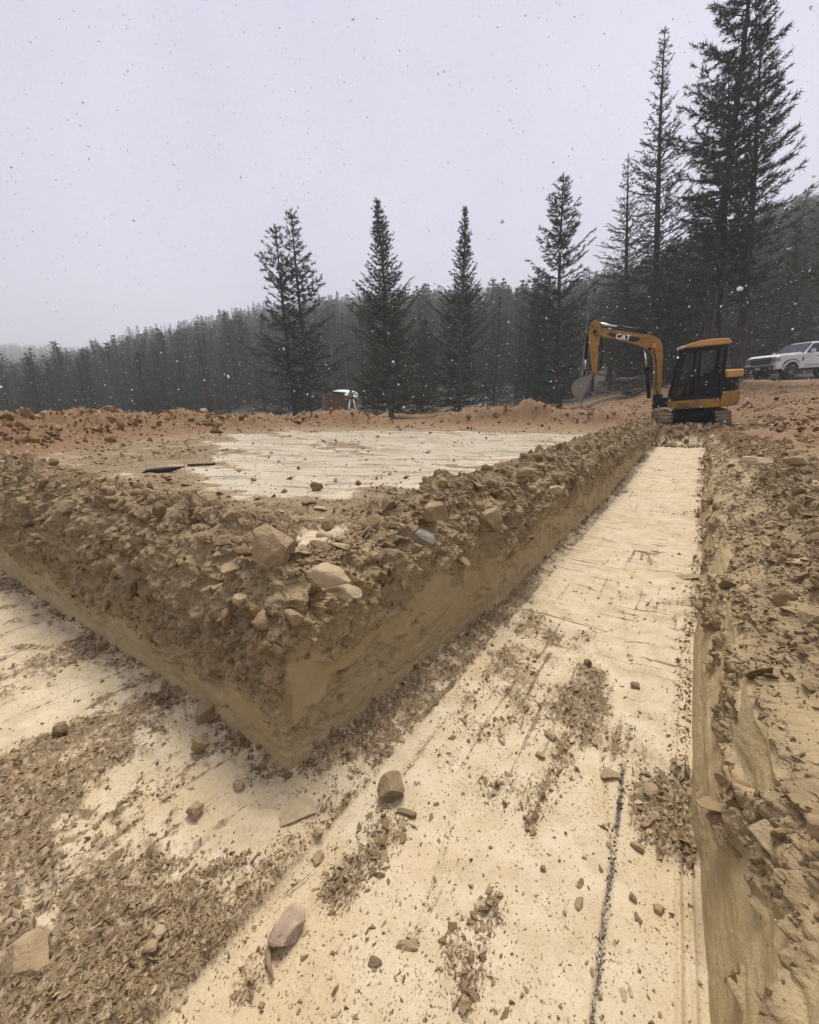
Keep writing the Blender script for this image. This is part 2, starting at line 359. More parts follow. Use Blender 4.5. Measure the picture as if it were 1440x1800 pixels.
def floor_z(x, y, fine=True):
    z = .15 * sst(6, 13, y) + .012 * fbm(x * 1.1, y * .8, 0, 3, 21)
    # side trench floor is a few centimetres higher; the long trench was scraped last
    e = .03 * fbm(np.zeros_like(y) + 3, y * 5, 0, 3, 22)
    z = z + .035 * sst(-.775 + 0, -.835, x + e) * sst(.80, .5, y) + .010 * sst(-.80, -1.4, x)
    # broken shelf edge across the floor (pale shelf beyond it stands proud)
    sh = y - 1.66 - .35 * (x + .05) * -1.0 - .05 * fbm(x * 6, y * 2, 0, 3, 23)
    z = z + .020 * sst(-.012, .012, sh) * sst(-.14, -.02, x)
    # bucket edge tracks along the right wall and the left wall foot
    q = xr(y) - x; z = z + .012 * np.exp(-((q - .052) / .008) ** 2) + .010 * np.exp(-((q - .022) / .006) ** 2)
    q = x - xw(y); z = z + sst(.7, .9, y) * (.012 * np.exp(-((q - .05) / .010) ** 2) + .009 * np.exp(-((q - .085) / .007) ** 2) + .03 * np.exp(-np.clip(q, 0, 9) / .03))
    # seam
    xs = -.075 - .10 * (y - 1.45) * -.35 + .012 * np.sin(y * 7)
    z = z - .008 * np.exp(-((x - seam_x(y)) / .008) ** 2) * sst(.2, .7, y) * sst(3.4, 3.0, y)
    if fine:
        wob = .012 * fbm(x * 8, y * 8, 0, 2, 29)
        for l in LINES[:-1]: z = z - .007 * np.exp(-((line_d(x + wob, y - wob, l)) / .007) ** 2)
        # transverse tears from the bucket lip
        tn = perlin(x * 2.2, y * 9 + .8 * perlin(x * 3, y * 2, 0, 31), 0, 30); tear = np.clip(1 - np.abs(tn) / .06, 0, 1) * sst(.05, .35, perlin(x * 2.5, y * 1.7, 5.5, 32))
        z = z - .007 * tear * sst(.9, 1.6, y)
        sd = np.clip(1 - np.abs(perlin(x * 9 + y * 3.5, y * 6 - x * 3, 0, 35)) / .12, 0, 1) * sst(-.9, -1.1, x)
        z = z - .008 * sd
        _, f2_, _, rp_ = worley(x * 2.1 + .3 * perlin(x * 4, y * 4, 0, 37), y * 6.5 + .4 * perlin(x * 5, y * 3, 0, 38), None, 39)
        z = z + .0045 * rp_[0] * sst(1.3, 2., y) * (x > -1.2)
        ca, sa = math.cos(.62), math.sin(.62); u_, v_ = x * ca + y * sa, -x * sa + y * ca
        _, _, _, rq_ = worley(u_ * 3.2, v_ * 13 + .5 * perlin(u_ * 5, v_ * 5, 0, 40), None, 139)
        z = z + .006 * rq_[0] * sst(-.85, -1.0, x)
        P = patches(x, y)
        z = z + P * (.010 + .012 * facet(x * 24, y * 24, None, 33) + .007 * facet(x * 60, y * 60, None, 34)) + (1 - P) * .0015 * perlin(x * 30, y * 12, 0, 36)
    return z
def seam_x(y): return .012 - .060 * np.clip((np.asarray(y) - .6) / .9, 0, 1) + .06 * sst(1.8, 3.2, y) + .003 * np.sin(np.asarray(y) * 6)
def seam(x, y): return (.6 + 1.3 * perlin(x * 60, y * 8, 0, 63)) * np.exp(-((x - seam_x(y)) / (.009 + .005 * perlin(y * 11, y * 0, 0, 64))) ** 2) * sst(.3, .6, y) * (sst(1.75, 1.55, y) + .35 * sst(3.2, 2.9, y))

def ruts(x, y):
    """curved machine tracks over the pad: signed wave"""
    cx, cy = -1.0, 22.0; d = np.hypot(x - cx, y - cy)
    return perlin(d * 2.6, np.arctan2(x - cx, y - cy) * 9, 0, 41), perlin(d * 1.1 + 4, np.arctan2(x - cx, y - cy) * 4, 0, 42)

def ground_z(x, y, fine=True):
    """full ground: land + berm + trench; also colour zones when fine"""
    x = np.asarray(x, float); y = np.asarray(y, float)
    top = land(x, y); bz = berm(x, y)
    right = x - xr(y)
    rough_r = sst(.1, .6, right) * sst(22, 10, np.hypot(x, y))
    pad = in_pad(x, y, .16)
    behind = sst(-1.55, -1.7, y - .0 * x)
    end = sst(YEND - .5, YEND + .1, y + .15 * fbm(x * 2, y * 2, 0, 2, 45)) * (x > -1.4)
    bank = sst(.48, .64, right)
    up = np.maximum(np.maximum(pad, bank), np.maximum(behind, end))
    # the undug mound under the machine
    if fine:
        r1, r2 = ruts(x, y); rr = np.hypot(x, y)
        bw = bz * (1 + .7 * fbm(x * .8, y * .8, 0, 3, 43)); b2 = sst(.02, .2, bz)
        lump = b2 * (.07 * fbm(x * 2, y * 2, 0, 3, 44) + .045 * facet(x * 5, y * 5, None, 46) + .025 * facet(x * 12, y * 12, None, 47))
        rl = rough_r * (.05 * fbm(x * 1.6, y * 1.6, 0, 3, 48) + .03 * facet(x * 7, y * 5, None, 49) + .018 * facet(x * 18, y * 14, None, 50))
        endl = end * sst(16, 13, y) * (.06 * fbm(x * 3, y * 3, 0, 3, 51) + .05 * facet(x * 7, y * 7, None, 52))
        crumbs = pad_crumbs(x, y)
        pm = .010 * r1 + .012 * r2 + .012 * fbm(x * 2, y * 2, 0, 3, 53) + crumbs * (.012 + .016 * facet(x * 16, y * 16, None, 54))
        top = top + bw + lump + rl + endl + np.where(right < 0, pm * sst(16, 11, rr), 0) + sst(40, 80, rr) * .6 * perlin(x * .05, y * .05, 0, 55) + sst(11, 20, rr) * sst(70, 40, rr) * (.10 * fbm(x * .6, y * .6, 0, 3, 56) + .05 * facet(x * 1.6, y * 1.6, None, 156) * sst(34, 20, rr))
    else: top = top + bz
    return np.where(up > 0, floor_z(x, y, fine) * (1 - up) + top * up, floor_z(x, y, fine))
def pad_crumbs(x, y):
    n = fbm(x * 1.3, y * 1.3, 6.2, 4, 57); d = np.minimum(xw(y) - x, y - yw(x))
    g = lambda cx, cy, s: np.exp(-((x - cx) ** 2 + (y - cy) ** 2) / s ** 2)
    arc = pad_pale(x, y)
    return np.clip(n * 1.5 + .45 + .5 * np.exp(-np.clip(d, 0, 9) / .3) - 1.25 * arc + .6 * g(-1.5, 2.4, .5) - .9 * g(-1.45, 1.35, .35), 0, 1)
def pad_pale(x, y):
    """clean wet clay swept smooth on the pad, 0..1"""
    r = np.hypot(x, y); r1, r2 = ruts(x, y); d = np.minimum(xw(y) - x, y - yw(x))
    az = np.degrees(np.arctan2(x, y) + YAW)
    band = sst(2.1, 3.2, r - .02 * (az + 20)) * sst(10.2, 8.6, r) * sst(-33, -22, az) + .0
    left_cut = sst(-45 + r * 2.2, -36 + r * 2.2, az)
    m_ = band * left_cut; s_ = fbm(x * 5, y * 5, 0, 3, 66)
    return np.clip(sst(-.30, .30, r1 * 1.1 + .7 * r2 + .5 * s_ + .66 * m_ - .44) * sst(.1, .6, d) * (.25 + .75 * m_) * sst(11.5, 9.5, r), 0, 1)

# ------------------------------------------------------------------ ground sheet (polar grid: fine near, coarse far)
M_EARTH = earth_material('earth')
def build_ground():
    az = np.concatenate((np.linspace(-180, -64, 34, endpoint=False), np.linspace(-64, 64, 561), np.linspace(64, 180, 35)[1:-1]))
    az = np.radians(az) - YAW
    r = np.concatenate(([.004], np.geomspace(.2, 16, 430), np.geomspace(16, 70, 76)[1:], np.geomspace(70, 1500, 42)[1:]))
    A, RR = np.meshgrid(az, r, indexing='ij'); x = (np.sin(A) * RR).ravel(); y = (np.cos(A) * RR).ravel()
    z = ground_z(x, y); na, nr = len(az), len(r)
    F = grid_faces(na, nr); i = np.arange(nr - 1); F = np.concatenate((F, np.stack(((na - 1) * nr + i, i, i + 1, (na - 1) * nr + i + 1), 1)))
    rr = np.hypot(x, y); right = x - xr(y)
    pad = in_pad(x, y, .16); bank = sst(.48, .64, right); end = sst(YEND - .5, YEND + .1, y) * (x > -1.4)
    up = np.maximum(np.maximum(pad, bank), end)
    P = patches(x, y)
    tn = perlin(x * 2.2, y * 9 + .8 * perlin(x * 3, y * 2, 0, 31), 0, 30); tear = np.clip(1 - np.abs(tn) / .06, 0, 1) * sst(.05, .35, perlin(x * 2.5, y * 1.7, 5.5, 32)) * sst(.9, 1.6, y)
    pf = 1 - np.clip(P * .62 + .3 * tear, 0, 1)
    pp = pad_pale(x, y); bz = berm(x, y)
    ptop = np.clip(.62 * pp + .36 * fbm(x * 3.5, y * 3.5, 0, 4, 67) + .56 - .62 * pad_crumbs(x, y), 0, 1) * sst(.1, .02, bz) * (right < 0)
    ptop = np.where(right > 0, .34 + .35 * fbm(x * 1.2, y * .8, 0, 3, 61), ptop) * sst(14, 8, rr)
    red = np.where(right > 0, sst(3, 9, rr) * .9, sst(.015, .08, bz) * .9 + .32 * sst(3.5, 6.5, rr) * (1 - pp) * sst(-14, -30, np.degrees(np.arctan2(x, y) + YAW))) + sst(10.5, 13, rr)
    red = red * up
    duff = sst(26, 36, rr) * sst(.9, 1.2, 1 + .3 * fbm(x * .15, y * .15, 0, 3, 62) + .0) if False else sst(30, 42, rr)
    wet = np.clip(pp * 1.1, 0, 1) * up + (1 - up) * .25 * pf
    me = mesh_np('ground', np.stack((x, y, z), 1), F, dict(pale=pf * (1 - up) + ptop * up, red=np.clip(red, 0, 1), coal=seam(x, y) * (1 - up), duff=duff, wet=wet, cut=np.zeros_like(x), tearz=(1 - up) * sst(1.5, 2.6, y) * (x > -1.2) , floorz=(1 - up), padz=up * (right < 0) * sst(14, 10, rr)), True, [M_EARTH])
    return tag(link('ground', me), kind='structure')
build_ground()

# ------------------------------------------------------------------ cut walls of the pad (one continuous strip round the corner)
def spaced(a, b, fine, growth, near):
    """positions a..b, spacing grows with distance from 'near'"""
    out = [near]; 
    while out[-1] < b: out.append(out[-1] + fine * (1 + growth * max(0, out[-1] - near)))
    lo = [near]
    while lo[-1] > a: lo.append(lo[-1] - fine * (1 + growth * max(0, near - lo[-1])))
    return np.array(lo[::-1][:-1] + out)
def build_pad_wall():
    L1, L2 = 8.6, YEND + .25 - CORNER[1]
    s = spaced(-L1, L2, .0062, .60, 0.0)                # s<0: side trench wall, s>0: long trench wall
    nw, nl = 150, 80
    S = np.repeat(s, nw + nl); ns = len(s)
    tw = np.concatenate((np.linspace(0, 1, nw), np.ones(nl)))        # up the wall
    tl = np.concatenate((np.zeros(nw), (np.linspace(0, 1, nl + 1)[1:]) ** 1.35))   # in over the top
    TW, TL = np.tile(tw, ns), np.tile(tl, ns)
    q = np.abs(S); leftf = S < 0
    # heights
    ztop = .715 + .030 * fbm(S * 1.7, S * 0 + 2, 0, 3, 71) - .02 * np.exp(-(q / .35) ** 2) - .03 * sst(7, 13, S)
    lip = np.where(leftf, .05 + .05 * sst(.3, .9, q), .02 + .12 * np.exp(-((S - 1.45) / .45) ** 2) + .07 * sst(1.9, 3.0, S)) * (1 + .8 * fbm(S * 3, S * 0 + 5, 0, 3, 72))
    m = TL * .62
    z = -.05 + (ztop + .05) * TW + lip * np.exp(-((m - .13) / .13) ** 2) * (TL > 0) + lip * np.exp(-1.) * 0 + lip * .37 * sst(.75, 1, TW) * (TL == 0) - .035 * sst(.35, .62, m)
    z = z + (TL > 0) * .37 * lip * 0
    # set-back
    up = np.clip(z / .72, 0, 1)
    rough_from = np.where(leftf, .19 + .09 * sst(1.2, 5, q), np.where(S < 1.5, .42, .33)) + .15 * fbm(S * 1.7, z * 2.2, 0, 4, 73)
    rough = .45 * sst(rough_from - .012, rough_from + .012, z) + .55 * sst(rough_from, rough_from + .16, z)
    b = .035 * z + np.where(leftf, .10, .075) * sst(rough_from, .74, z) * TW ** 2 + m
    b = b + .05 * sst(.8, 1., TW) ** 2 + .03 * np.exp(-q / .03) * (.6 + .8 * perlin(z * 9, z * 0, 0, 174)) * (TL == 0)
    # plan position (inset corner)
    qq = q + b * np.exp(-q / .35)
    cx, cy = CORNER
    xl = cx - qq; Xl, Yl = xl, yw(xl) + b
    yr = cy + qq; Xr_, Yr_ = xw(yr) - b, yr
    Xr_ = Xr_ - .0
    X = np.where(leftf, Xl, Xr_); Y = np.where(leftf, Yl, Yr_)
    # outward normal, blended round the corner
    wl = 1 - sst(-.07, .07, S); nx, ny = (1 - wl), -wl
    nn = np.hypot(nx, ny); nx, ny = nx / nn, ny / nn
    # relief
    zz = z
    f1 = fbm(X * 3, Y * 3, zz * 4, 4, 74)
    strata = (zz + .22 * (Y - .8) - .05 * (X + 1) + .03 * f1) * 16
    saw = strata - np.floor(strata)
    layer = (saw - .5) * .022 + .018 * perlin(np.floor(strata) * 3.7, X * 4 + Y * 4, 0, 75)
    w1, w2 = .05 * perlin(X * 11, Y * 11, zz * 11, 176), .05 * perlin(X * 11 + 9, Y * 11, zz * 11, 177)
    bl = .040 * facet(X * 4.6 + w1 * 6, Y * 4.6 + w2 * 6, zz * 4.6 + w1 * 6, 76, 1.3) + .024 * facet(X * 10 + w2 * 9, Y * 10 + w1 * 9, zz * 10 + w2 * 9, 77, 1.2) + .012 * facet(X * 26 + w1 * 16, Y * 26, zz * 26 + w2 * 16, 78) + .022 * fbm(X * 15, Y * 15, zz * 15, 4, 278)
    bl = bl * (.55 + .9 * sst(-.4, .4, fbm(X * 2.4, Y * 2.4, zz * 3, 2, 178)))
    layer = layer * (TL == 0)
    bil = lambda k, s: .34 - np.abs(perlin(X * k + w1 * k, Y * k + w2 * k, zz * k, s))
    billow = .090 * bil(6., 301) + .055 * bil(13, 302) + .028 * bil(30, 303)
    d_rough = .030 * f1 + billow + .42 * bl + np.where(leftf, .03, .18) * layer + .004 * fbm(X * 70, Y * 70, zz * 70, 2, 79)
    torn = sst(.0, .12, fbm(X * 4.5, Y * 4.5, zz * 6, 4, 80)) * (1 - rough) * sst(.05, .12, z)
    d_smooth = .006 * fbm(X * 3, Y * 3, zz * 9, 3, 81) + .0025 * perlin(X * 2, Y * 2, zz * 34 + 3 * perlin(X * 2, Y * 2, zz * 4, 281), 181) + .003 * fbm(X * 24, Y * 24, zz * 24, 2, 282) + .002 * perlin(X * 30, Y * 30, zz * 30, 82) + torn * (-.014 + .011 * facet(X * 15, Y * 15, zz * 20, 83) + .006 * facet(X * 40, Y * 40, zz * 50, 183))
    d_smooth = d_smooth + np.where(leftf, .0, 0) + .012 * np.clip(1 - z / .07, 0, 1)
    topw = sst(.0, .25, TL)                      # on the top the relief acts upwards
    d = d_rough * rough + d_smooth * (1 - rough)
    nearpad = sst(.62, .40, m) if False else 1 - .65 * sst(.3, .62, m)
    bare = np.exp(-((X + 1.38) ** 2 + (Y - 1.28) ** 2) / .16 ** 2) * topw        # clean clay at the corner of the top
    d = d * nearpad * (1 - .85 * bare)
    # a torn vertical joint where two bucket passes meet, with an open crack
    joint = np.exp(-((S - 1.46 - .03 * perlin(z * 5, z * 0 + 2, 0, 305)) / .014) ** 2) * (S > 0) * sst(.1, .3, z) * (1 - topw); d = d - .035 * joint * (.5 + perlin(z * 14, z * 0, 0, 304))
    step = sst(1.44, 1.50, S) * np.where(S > 0, 1, 0)
    X = X + nx * d * (1 - topw) + .012 * rough * fbm(X * 9, Y * 9, zz * 9, 2, 84)
    Y = Y + ny * d * (1 - topw) + .012 * rough * fbm(X * 9 + 5, Y * 9, zz * 9, 2, 85)
    Z = z + d * (.22 * (1 - topw) * rough + topw * 1.0)
    mid = (TL == 0)
    pale = np.where(mid, .10 * (1 - rough), .15 + .9 * bare) + .12 * fbm(X * 5, Y * 5, zz * 5, 3, 86)
    cut = (1 - rough) * 1.0 + rough * np.where(leftf, .30, .45) * mid
    cut = np.clip(cut + .35 * fbm(X * 6, Y * 6, zz * 6, 3, 87) * rough, 0, 1)
    red = np.clip(rough * sst(.5, .75, z) * (.15 + .5 * fbm(X * 2, Y * 2, zz * 2, 3, 88)) * np.where(leftf, 1.3, .8), 0, .6) + .25 * sst(6, 12, S)
    V = np.stack((X, Y, Z), 1); F = grid_faces(ns, nw + nl)
    me = mesh_np('pad_cut_face', V, F[:, ::-1], dict(pale=pale, cut=cut, tearz=np.zeros_like(X), floorz=np.zeros_like(X), padz=np.zeros_like(X), red=red, wet=(1 - rough) * .5 * mid, coal=np.zeros_like(X), duff=np.zeros_like(X)), False, [M_EARTH])
    tag(link('cut_face', me), kind='structure')
    return V, rough, TL, S
PADV, PADR, PADT, PADS = build_pad_wall()

def build_bank():
    y = spaced(-1.75, YEND + .3, .0054, .72, 1.35); n1, n2 = 105, 130; ny_ = len(y)
    Yb = np.repeat(y, n1 + n2)
    t1 = np.tile(np.concatenate((np.linspace(0, 1, n1), np.ones(n2))), ny_); t2 = np.tile(np.concatenate((np.zeros(n1), np.linspace(0, 1, n2 + 1)[1:] ** 1.3)), ny_)
    zs = .38 + .13 * fbm(Yb * 1.3, Yb * 0, 0, 3, 101) + .10 * sst(2.6, 1.2, Yb) + .04 * sst(3, 8, Yb)       # top of the smooth cut
    u = np.clip(t2 / .55, 0, 1); u = u * (1.35 - .35 * u)
    wid = .40 + .10 * perlin(Yb * .8, Yb * 0 + 9, 0, 103) - .14 * sst(5, 10, Yb)
    b = (.085 + .03 * perlin(Yb * 1.4, Yb * 0 + 3, 0, 102)) * t1 ** 1.3 + wid * u + .9 * np.clip(t2 - .5, 0, 1) ** 1.2
    X0 = xr(Yb) + b
    tp = land(X0, Yb)
    z = -.05 + (zs + .05) * t1; zt = tp - .02
    rise = np.clip(u, 0, 1) ** .85; z = z * (1 - rise) + zt * rise - .03 * sst(.85, 1, t2)
    rough = np.clip(sst(.0, .05, t2) + sst(.02, .16, fbm(Yb * 2.6, z * 4.5, 0, 4, 104)) * sst(.05, .15, z), 0, 1)
    gouge = fbm(Yb * 1.3, z * 8 + .9 * perlin(Yb * 2, z * 3, 0, 205), X0 * 2, 3, 105); gouge2 = perlin(Yb * 2.6, z * 40, X0 * 3, 106)
    smear = sst(-.05, .25, perlin(Yb * 1.9 + 7, z * 5 + X0 * 3, 0, 107)) * sst(.42, .2, t2) * sst(0, .02, t2)     # smooth smeared scoops in the rough part
    ro = rough * (1 - .8 * smear)
    d_s = .024 * gouge * sst(.02, .2, z) + .002 * gouge2 + .003 * fbm(X0 * 20, Yb * 14, z * 24, 2, 206) + .0015 * perlin(Yb * 20, z * 60, 0, 108)
    d_r = .040 * fbm(X0 * 2.6, Yb * 2.6, z * 2.6, 3, 109) + .06 * (.34 - np.abs(perlin(X0 * 6, Yb * 6, z * 6, 311))) + .035 * (.34 - np.abs(perlin(X0 * 15, Yb * 15, z * 15, 312))) + .016 * facet(X0 * 6, Yb * 5, z * 6, 110) + .017 * facet(X0 * 14, Yb * 12, z * 14, 111) + .009 * facet(X0 * 36, Yb * 32, z * 36, 112) + .016 * gouge * (t2 < .4)
    d_r = d_r + .012 * fbm(X0 * 22, Yb * 18, z * 26, 3, 213)
    d = d_s * (1 - ro) + (d_r + .004) * ro - .025 * smear * sst(0, .1, t2) * 0
    flat = sst(.1, .5, t2)
    X = X0 - d * (1 - .55 * flat); Z = z + d * (.15 * ro + .75 * flat)
    YY = Yb + .010 * ro * fbm(X0 * 9, Yb * 9, z * 9, 2, 114)
    pale = .30 * (1 - ro) + .30 * flat * sst(-.1, .4, fbm(X0 * 3, Yb * 2, 0, 3, 115))
    red = flat * (.25 + .4 * fbm(X0 * 1.5, Yb * 1.5, 0, 3, 116)) + .5 * sst(4, 9, Yb) * flat
    me = mesh_np('trench_bank', np.stack((X, YY, Z), 1), grid_faces(ny_, n1 + n2)[:, ::1], dict(pale=pale, cut=np.clip((1 - ro) + .3 * ro * (1 - flat), 0, 1), tearz=np.zeros_like(X), floorz=np.zeros_like(X), padz=np.zeros_like(X), red=np.clip(red, 0, .8), wet=(1 - ro) * .4, coal=np.zeros_like(X), duff=np.zeros_like(X)), False, [M_EARTH])
    tag(link('trench_bank', me), kind='structure')
    return np.stack((X, YY, Z), 1), ro, t2, flat
BKV, BKR, BKT, BKF = build_bank()

# ------------------------------------------------------------------ loose earth: crumbs, flakes, clods
rng = np.random.default_rng(5)
def hull(npts, seed, flat=1.):
    r = random.Random(seed); bm = bmesh.new()
    for _ in range(npts):
        v = Vector((r.gauss(0, 1), r.gauss(0, 1), r.gauss(0, 1))).normalized() * r.uniform(.75, 1.)
        v = Vector((round(v.x * 2.2) / 2.2 * .5 + v.x * .5, v.y, v.z * flat)); bm.verts.new(v)
    g = bmesh.ops.convex_hull(bm, input=bm.verts)
    bmesh.ops.delete(bm, geom=list({e for e in g['geom_interior'] + g['geom_unused'] if isinstance(e, bmesh.types.BMVert)}), context='VERTS')
    bmesh.ops.triangulate(bm, faces=bm.faces); bm.verts.index_update()
    V = np.array([v.co[:] for v in bm.verts]); F = np.array([[v.index for v in f.verts] for f in bm.faces]); bm.free(); return V, F
CRUMB_V = [hull(7, 100 + i, .6) for i in range(12)]
FLAKE_V = [hull(9, 200 + i, .28) for i in range(14)]
def lump(seed, flat=.75):
    r = np.random.default_rng(seed); bm = bmesh.new(); bmesh.ops.create_icosphere(bm, subdivisions=3, radius=1); bm.verts.index_update()
    V = np.array([v.co[:] for v in bm.verts]); F = np.array([[v.index for v in f.verts] for f in bm.faces]); bm.free()
    for _ in range(9):
        n = r.normal(size=3); n /= np.linalg.norm(n); e = V @ n - r.uniform(.45, .85); V -= np.where(e > 0, e, 0)[:, None] * n * .95
    V *= (1 + .16 * fbm(V[:, 0] * 1.7 + seed, V[:, 1] * 1.7, V[:, 2] * 1.7, 4, seed))[:, None]; V[:, 2] *= flat; return V, F
CLOD_V = [lump(300 + i, .72) for i in range(14)]
SLAB_V = [lump(340 + i, .30) for i in range(12)]
def instance_on_points(name, meshes, P, rot, scl, idx):
    """one object: copies of the meshes on points (geometry nodes)"""
    src = bpy.data.collections.new(name + '_kinds')
    for k, m in enumerate(meshes): src.objects.link(bpy.data.objects.new('%s_%02d' % (name, k), m))
    n = len(P); me = bpy.data.meshes.new(name); me.vertices.add(n); me.vertices.foreach_set('co', np.ascontiguousarray(P, np.float32).ravel())
    for nm, a in (('sc', scl), ('ro', rot)):
        t = me.attributes.new(nm, 'FLOAT_VECTOR', 'POINT'); t.data.foreach_set('vector', np.ascontiguousarray(a, np.float32).ravel())
    t = me.attributes.new('kd', 'INT', 'POINT'); t.data.foreach_set('value', np.ascontiguousarray(idx, np.int32))
    o = link(name, me); g = bpy.data.node_groups.new(name, 'GeometryNodeTree')
    g.interface.new_socket('Geometry', in_out='INPUT', socket_type='NodeSocketGeometry'); g.interface.new_socket('Geometry', in_out='OUTPUT', socket_type='NodeSocketGeometry')
    N = g.nodes.new; i_, o_ = N('NodeGroupInput'), N('NodeGroupOutput'); ci = N('GeometryNodeCollectionInfo'); ip = N('GeometryNodeInstanceOnPoints')
    ci.inputs['Collection'].default_value = src; ci.inputs['Separate Children'].default_value = True; ci.inputs['Reset Children'].default_value = True
    ip.inputs['Pick Instance'].default_value = True
    def na(nm, ty):
        q = N('GeometryNodeInputNamedAttribute'); q.data_type = ty; q.inputs['Name'].default_value = nm; return q.outputs['Attribute']
    g.links.new(i_.outputs[0], ip.inputs['Points']); g.links.new(ci.outputs[0], ip.inputs['Instance']); g.links.new(na('kd', 'INT'), ip.inputs['Instance Index'])
    g.links.new(na('sc', 'FLOAT_VECTOR'), ip.inputs['Scale']); g.links.new(na('ro', 'FLOAT_VECTOR'), ip.inputs['Rotation']); g.links.new(ip.outputs[0], o_.inputs[0])
    o.modifiers.new('copies', 'NODES').node_group = g; return o
def strew(name, variants, P, size, mat, label=None, tilt=.5, sink=.25, yaw=None):
    n = len(P); sc = size[:, None] * np.stack((rng.uniform(.75, 1.25, n), rng.uniform(.55, 1., n), rng.uniform(.6, 1.1, n)), 1)
    rot = np.stack((rng.normal(0, tilt, n), rng.normal(0, tilt, n), rng.uniform(0, 6.3, n)), 1); idx = rng.integers(0, len(variants), n)
    if yaw is not None: rot[:, 2] = yaw; sc[:, 1] *= .75
    hg = np.array([-v[0][:, 2].min() for v in variants])[idx]; P = P.copy(); P[:, 2] += sc[:, 2] * hg * (1 - 2 * sink)
    ms = [mesh_np(name, V, F, None, False, [mat]) for V, F in variants]
    return tag(instance_on_points(name, ms, P, rot, sc, idx), label, kind='stuff')

M_CRUMB = clod_material('crumb_soil', (.155, .101, .050), (.29, .205, .110), (.43, .335, .21))
M_CLOD = clod_material('clod_soil', (.165, .110, .054), (.275, .194, .101), (.36, .27, .155))
M_REDCLOD = clod_material('red_soil', (.125, .068, .030), (.245, .152, .073), (.40, .30, .19))

def polar(n, r0, r1, a0, a1, power=1.):
    """random ground points, density falling with distance as seen from the trench end"""
    r = r0 * (r1 / r0) ** (rng.random(n) ** power); a = np.radians(rng.uniform(a0, a1, n)) - YAW
    return np.sin(a) * r, np.cos(a) * r
def is_floor(x, y): return (in_pad(x, y, -.02) < .01) & (x < xr(y) - .005) & (y < YEND - .3)

# crumbs and flakes on the trench floors
x, y = polar(420000, .45, 11, -66, 50); ok = is_floor(x, y); x, y = x[ok], y[ok]
D = patches(x, y); keep = rng.random(len(x)) < np.clip(.05 + .75 * D ** 1.3, 0, 1) * np.where(x < -.8, .85, 1.); x, y, D = x[keep], y[keep], D[keep]
r = np.hypot(x, y); size = np.clip(.0022 * (1 - rng.random(len(x))) ** -.44, .0022, .017) * (1 + .10 * r) * np.where(D < .2, .75, 1)
z = ground_z(x, y); P = np.stack((x, y, z), 1); print('floor crumbs', len(x))
size = np.where(x < -.8, np.minimum(size, .012), size); half = rng.random(len(x)) < np.where(x < -.8, .72, .6); q_ = at_z(220, 1235, 0) - at_z(80, 1310, 0); STRIKE = math.atan2(q_[1], q_[0])
strew('soil_crumbs', CRUMB_V, P[half], size[half], M_CRUMB, 'small brown soil crumbs strewn over the pale trench floors', .6, .2)
strew('shale_flakes', FLAKE_V, P[~half], size[~half] * 1.3, M_CRUMB, 'thin shale flakes strewn over the pale trench floors', .35, .12, yaw=STRIKE + rng.normal(0, .55, (~half).sum()))

# crumbs caught in the cracks of the floor
pts = []
for l in LINES:
    for (x0, y0), (x1, y1) in zip(l[:-1], l[1:]):
        m_ = int(math.hypot(x1 - x0, y1 - y0) / .0022); t_ = rng.random(m_); pts.append(np.stack((x0 + (x1 - x0) * t_, y0 + (y1 - y0) * t_), 1) + rng.normal(0, .006, (m_, 2)))
pts = np.concatenate(pts); wob = .012 * fbm(pts[:, 0] * 8, pts[:, 1] * 8, 0, 2, 29); x, y = pts[:, 0] - wob, pts[:, 1] + wob
keep = is_floor(x, y) & (rng.random(len(x)) < sst(-.3, .3, fbm(x * 9, y * 9, 0, 3, 133))); x, y = x[keep], y[keep]
strew('crack_crumbs', CRUMB_V, np.stack((x, y, ground_z(x, y)), 1), np.clip(.0022 * (1 - rng.random(len(x))) ** -.4, .002, .009) * (1 + .12 * np.hypot(x, y)), M_CRUMB, 'dark crumbs caught along cracks in the trench floor', .6, .3)
# black shale grit along the seam
y = rng.uniform(.45, 1.75, 1300); x = seam_x(y) + rng.normal(0, .005, 1300); keep = rng.random(1300) < sst(-.35, .3, fbm(x * 6, y * 6, 0, 3, 134)); x, y = x[keep], y[keep]
strew('seam_grit', CRUMB_V, np.stack((x, y, ground_z(x, y)), 1), np.clip(.0022 * (1 - rng.random(len(x))) ** -.4, .002, .008), clod_material('seam_black', (.025, .023, .022), (.07, .06, .052), (.2, .15, .1)), 'black grit along the dark seam in the trench floor', .6, .3)

# crumbs banked along the wall feet
n_ = 9000; s_ = rng.uniform(0, 1, n_) ** 1.6; side_ = rng.integers(0, 3, n_); o_ = np.abs(rng.normal(0, .035, n_))
xf = np.where(side_ == 0, -1.05 - s_ * 5.5, np.where(side_ == 1, 0, 0)); yf = .8 + s_ * 10
x = np.where(side_ == 0, xf, np.where(side_ == 1, xw(yf) + o_, xr(yf) - o_)); y = np.where(side_ == 0, yw(xf) - o_, yf)
keep = rng.random(n_) < sst(-.35, .25, fbm(x * 3, y * 3, 0, 3, 132)); x, y = x[keep], y[keep]; size = np.clip(.0034 * (1 - rng.random(len(x))) ** -.45, .003, .022) * (1 + .10 * np.hypot(x, y))
strew('foot_crumbs', CRUMB_V, np.stack((x, y, ground_z(x, y)), 1), size, M_CRUMB, 'loose crumbs banked along the foot of the trench walls', .7, .25)

